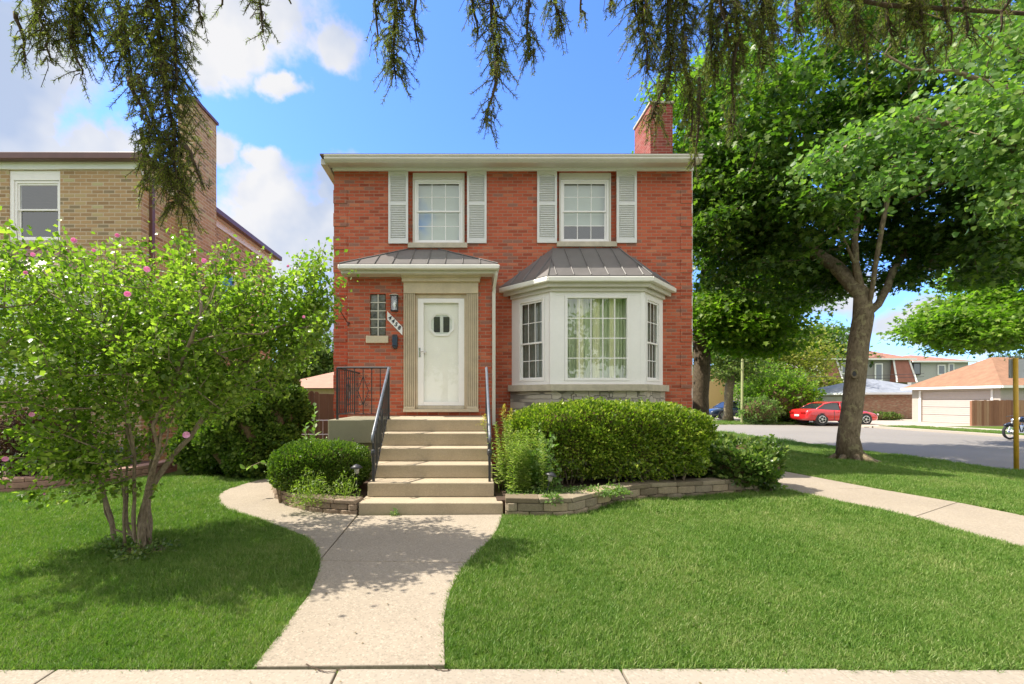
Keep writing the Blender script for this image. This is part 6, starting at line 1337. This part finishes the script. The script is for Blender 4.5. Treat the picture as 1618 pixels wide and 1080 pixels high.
# ================================================================== grass
def in_poly(x, y, poly):
    ins = np.zeros(len(x), bool); n = len(poly); j = n-1
    for i in range(n):
        xi, yi = poly[i]; xj, yj = poly[j]
        c = ((yi > y) != (yj > y)) & (x < (xj-xi)*(y-yi)/(yj-yi+1e-12)+xi); ins ^= c; j = i
    return ins
m, nt, b, o = newmat('grass_blade'); oi = N(nt, 'ShaderNodeObjectInfo'); g = N(nt, 'ShaderNodeNewGeometry')
nb = noise(nt, g.outputs['Position'], .9, 4, .6); ns_ = noise(nt, g.outputs['Position'], 7, 3, .6)
f = math_(nt, 'ADD', math_(nt, 'ADD', math_(nt, 'MULTIPLY', g.outputs['Random Per Island'], .35), math_(nt, 'MULTIPLY', oi.outputs['Random'], .15)), math_(nt, 'ADD', math_(nt, 'MULTIPLY', nb, .32), math_(nt, 'MULTIPLY', ns_, .2)))
c = ramp(nt, f, [(.27, (.040, .10, .016)), (.45, (.086, .182, .030)), (.60, (.158, .262, .050)), (.82, (.37, .37, .17))]); nt.links.new(c, b.inputs['Base Color']); b.inputs['Roughness'].default_value = .5; b.inputs['Specular IOR Level'].default_value = .3
t = N(nt, 'ShaderNodeBsdfTranslucent'); nt.links.new(mixc(nt, 1.0, c, (1.3, 1.7, .5), 'MULTIPLY'), t.inputs[0]); mx2 = N(nt, 'ShaderNodeMixShader'); mx2.inputs[0].default_value = .3; nt.links.new(b.outputs[0], mx2.inputs[1]); nt.links.new(t.outputs[0], mx2.inputs[2]); nt.links.new(mx2.outputs[0], o.inputs[0]); M_blade = m
def tuft(seed, nb=16, h=.055, w_=.0022, rad=.03):
    r2 = np.random.default_rng(seed); V = []; Fc = []
    for i in range(nb):
        a = r2.uniform(0, 6.28); rr = rad*r2.uniform(0, 1)**.5; x, y = rr*math.cos(a), rr*math.sin(a); hh = h*r2.uniform(.55, 1.15); la = r2.uniform(0, 6.28); ln = hh*r2.uniform(.1, .9); dx, dy = math.cos(la)*ln, math.sin(la)*ln; s = r2.uniform(0, 6.28); wx, wy = math.cos(s)*w_, math.sin(s)*w_; b0 = len(V)
        V += [(x-wx, y-wy, 0), (x+wx, y+wy, 0), (x+dx*.35-wx*.9, y+dy*.35-wy*.9, hh*.55), (x+dx*.35+wx*.9, y+dy*.35+wy*.9, hh*.55), (x+dx, y+dy, hh*(1-.25*ln/hh))]
        Fc += [(b0, b0+1, b0+3, b0+2), (b0+2, b0+3, b0+4)]
    me = bpy.data.meshes.new('grass_tuft'); me.from_pydata(V, [], Fc); me.materials.append(M_blade); return me
def grass(name, label, pts, scale, tuftmesh):
    me = bpy.data.meshes.new(name); me.vertices.add(len(pts)); me.vertices.foreach_set('co', pts.astype(np.float32).ravel())
    at = me.attributes.new('gs', 'FLOAT', 'POINT'); at.data.foreach_set('value', scale.astype(np.float32)); me.update(); me.materials.append(M_blade)
    o = link(bpy.data.objects.new(name, me)); tag(o, label, 'grass', kind='stuff')
    ng = bpy.data.node_groups.new(name, 'GeometryNodeTree'); ng.interface.new_socket('Geometry', in_out='INPUT', socket_type='NodeSocketGeometry'); ng.interface.new_socket('Geometry', in_out='OUTPUT', socket_type='NodeSocketGeometry')
    i = ng.nodes.new('NodeGroupInput'); u = ng.nodes.new('NodeGroupOutput'); ip = ng.nodes.new('GeometryNodeInstanceOnPoints'); m2p = ng.nodes.new('GeometryNodeMeshToPoints')
    src = bpy.data.objects.new('grass_tuft', tuftmesh); oi = ng.nodes.new('GeometryNodeObjectInfo'); oi.inputs['Object'].default_value = src
    rv = ng.nodes.new('FunctionNodeRandomValue'); rv.data_type = 'FLOAT_VECTOR'; rv.inputs[0].default_value = (-.12, -.12, 0); rv.inputs[1].default_value = (.12, .12, 6.283)
    na = ng.nodes.new('GeometryNodeInputNamedAttribute'); na.data_type = 'FLOAT'; na.inputs[0].default_value = 'gs'
    l = ng.links.new; l(i.outputs[0], m2p.inputs[0]); l(m2p.outputs[0], ip.inputs['Points']); l(oi.outputs['Geometry'], ip.inputs['Instance']); l(rv.outputs[0], ip.inputs['Rotation']); l(na.outputs[0], ip.inputs['Scale']); l(ip.outputs[0], u.inputs[0])
    md = o.modifiers.new('grass', 'NODES'); md.node_group = ng; return o
def scatter(poly, dens, ymin=None, ymax=None):
    P2 = np.array(poly); x0, y0 = P2.min(0); x1, y1 = P2.max(0); y0 = max(y0, ymin or y0); y1 = min(y1, ymax or y1); n = int((x1-x0)*(y1-y0)*dens)
    if n <= 0: return np.zeros((0, 2))
    x = rng.uniform(x0, x1, n); y = rng.uniform(y0, y1, n)
    v = (np.abs(x-.25) < y*1.42+.7)   # near enough the camera's view on either side
    x, y = x[v], y[v]; k = in_poly(x, y, poly); return np.stack([x[k], y[k]], 1)
def lawn(name, label, poly, holes=(), bands=((2.0, 3.4, 3400, .95), (3.4, 5.2, 1800, 1.1), (5.2, 9, 800, 1.35), (9, 16, 300, 1.9), (16, 40, 60, 3.2))):
    PT = []; SC = []
    for i, (a, b_, d, s) in enumerate(bands):
        p = scatter(poly, d, a, b_)
        for h in holes: p = p[~in_poly(p[:, 0], p[:, 1], h)]
        PT.append(p); SC.append(np.full(len(p), s))
    p = np.concatenate(PT); s = np.concatenate(SC)*rng.uniform(.75, 1.2, len(p)); z = np.array([gz(x) for x in p[:, 0]])-.028
    s *= 1+.15*np.sin(p[:, 0]*3.1+np.sin(p[:, 1]*2.3)*2); print(name, len(p))
    return grass(name, label, np.column_stack([p, z]), s, tuft(len(name), 16))
left_poly = LEFT_EDGE[:-1] + [(-3.3, 7.7), (-5.7, 7.75)] + [(x, y-.03) for x, y in smooth_open(NW, 4)[::-1][3:]] + [(-9.5, 2.24), (X_(398, 2.24), 2.24)]
dirt = [(-3.02+.22*math.cos(a), 4.0+.13*math.sin(a)) for a in [i*.4 for i in range(16)]]
lawn('lawn_grass', 'mown green lawn left of the curved walk, shaded by the flowering shrub', left_poly, [dirt])
right_poly = RIGHT_EDGE + [(x, y-.035) for x, y in PWs] + SIDEWALK_LO[:1] + SIDEWALK_LO[1:] + [(X_(705, 2.24), 2.24)]
lawn('lawn_grass', 'sunlit mown green lawn between the curved walk and the side walk', right_poly)
far_poly = [(5.95, 30), (5.95, 9)] + SIDEWALK_UP[:] + [(12.4, 2.24), (12.4, 30)]
rc = [(mx+.55*math.cos(a), my+.55*math.sin(a)) for a in [i*.4 for i in range(16)]]
lawn('lawn_grass', 'green grass strip under the maple between the side walk and the street', far_poly, [rc])
# grass overhanging the edges of the walks
def fringe(line, d0, n_m):
    out = []
    for a, b_ in zip(line[:-1], line[1:]):
        L_ = math.hypot(b_[0]-a[0], b_[1]-a[1]); n = max(1, int(L_*n_m)); t = rng.uniform(0, 1, n); nx, ny = -(b_[1]-a[1])/max(L_, 1e-6), (b_[0]-a[0])/max(L_, 1e-6); o_ = rng.normal(size=n)*.012+d0
        out.append(np.stack([a[0]+(b_[0]-a[0])*t+nx*o_, a[1]+(b_[1]-a[1])*t+ny*o_], 1))
    return np.concatenate(out)
fr = np.concatenate([fringe(LEFT_EDGE, .015, 130), fringe(RIGHT_EDGE, -.015, 130), fringe([(-6, 2.235), (X_(398, 2.235), 2.235)], .012, 140), fringe([(X_(705, 2.235), 2.235), (6.1, 2.235)], .012, 140), fringe(SIDEWALK_LO, -.02, 90), fringe(SIDEWALK_UP, .02, 70)])
grass('grass_edge', 'uneven grass fringe along the edges of the concrete walks', np.column_stack([fr, np.full(len(fr), -.025)]), rng.uniform(.5, .95, len(fr)), tuft(99, 12))
# strip of grass over the street
mb = MB(); fs_ = scatter([(25, 15), (27.2, 15), (27.2, 26.2), (25, 26.2)], 110); grass('verge_grass', 'narrow strip of grass along the far kerb', np.column_stack([fs_, np.full(len(fs_), -.25)]), rng.uniform(1.6, 2.4, len(fs_)), tuft(5, 14))
fs_ = scatter([(17, 29.5), (24, 29.5), (24, 33), (17, 33)], 50); grass('verge_grass', 'rough yellowish grass under the bushes beyond the street', np.column_stack([fs_, np.full(len(fs_), -.33)]), rng.uniform(2, 4, len(fs_)), tuft(6, 14))

# small dry leaves and bits lying on the walks
n = 130; x = rng.uniform(-3.2, 1.2, n); y = rng.uniform(1.9, 5.1, n); k = in_poly(x, y, LEFT_EDGE[:-2]+RIGHT_EDGE[::-1]) | (y < 2.2); x, y = x[k], y[k]; n = len(x)
tag(leaves('leaf_litter', plain('dry_leaf', (.16, .12, .05), .8, var=.5), np.column_stack([x, y, np.full(n, .006)]), unit(rng.normal(size=(n, 3))*np.array([1, 1, .1])), np.tile(np.array([[0, 0, 1.]]), (n, 1)), rng.uniform(.008, .022, n), 'diamond'), 'tiny dry leaves and bits scattered on the concrete', 'leaf litter', kind='stuff')
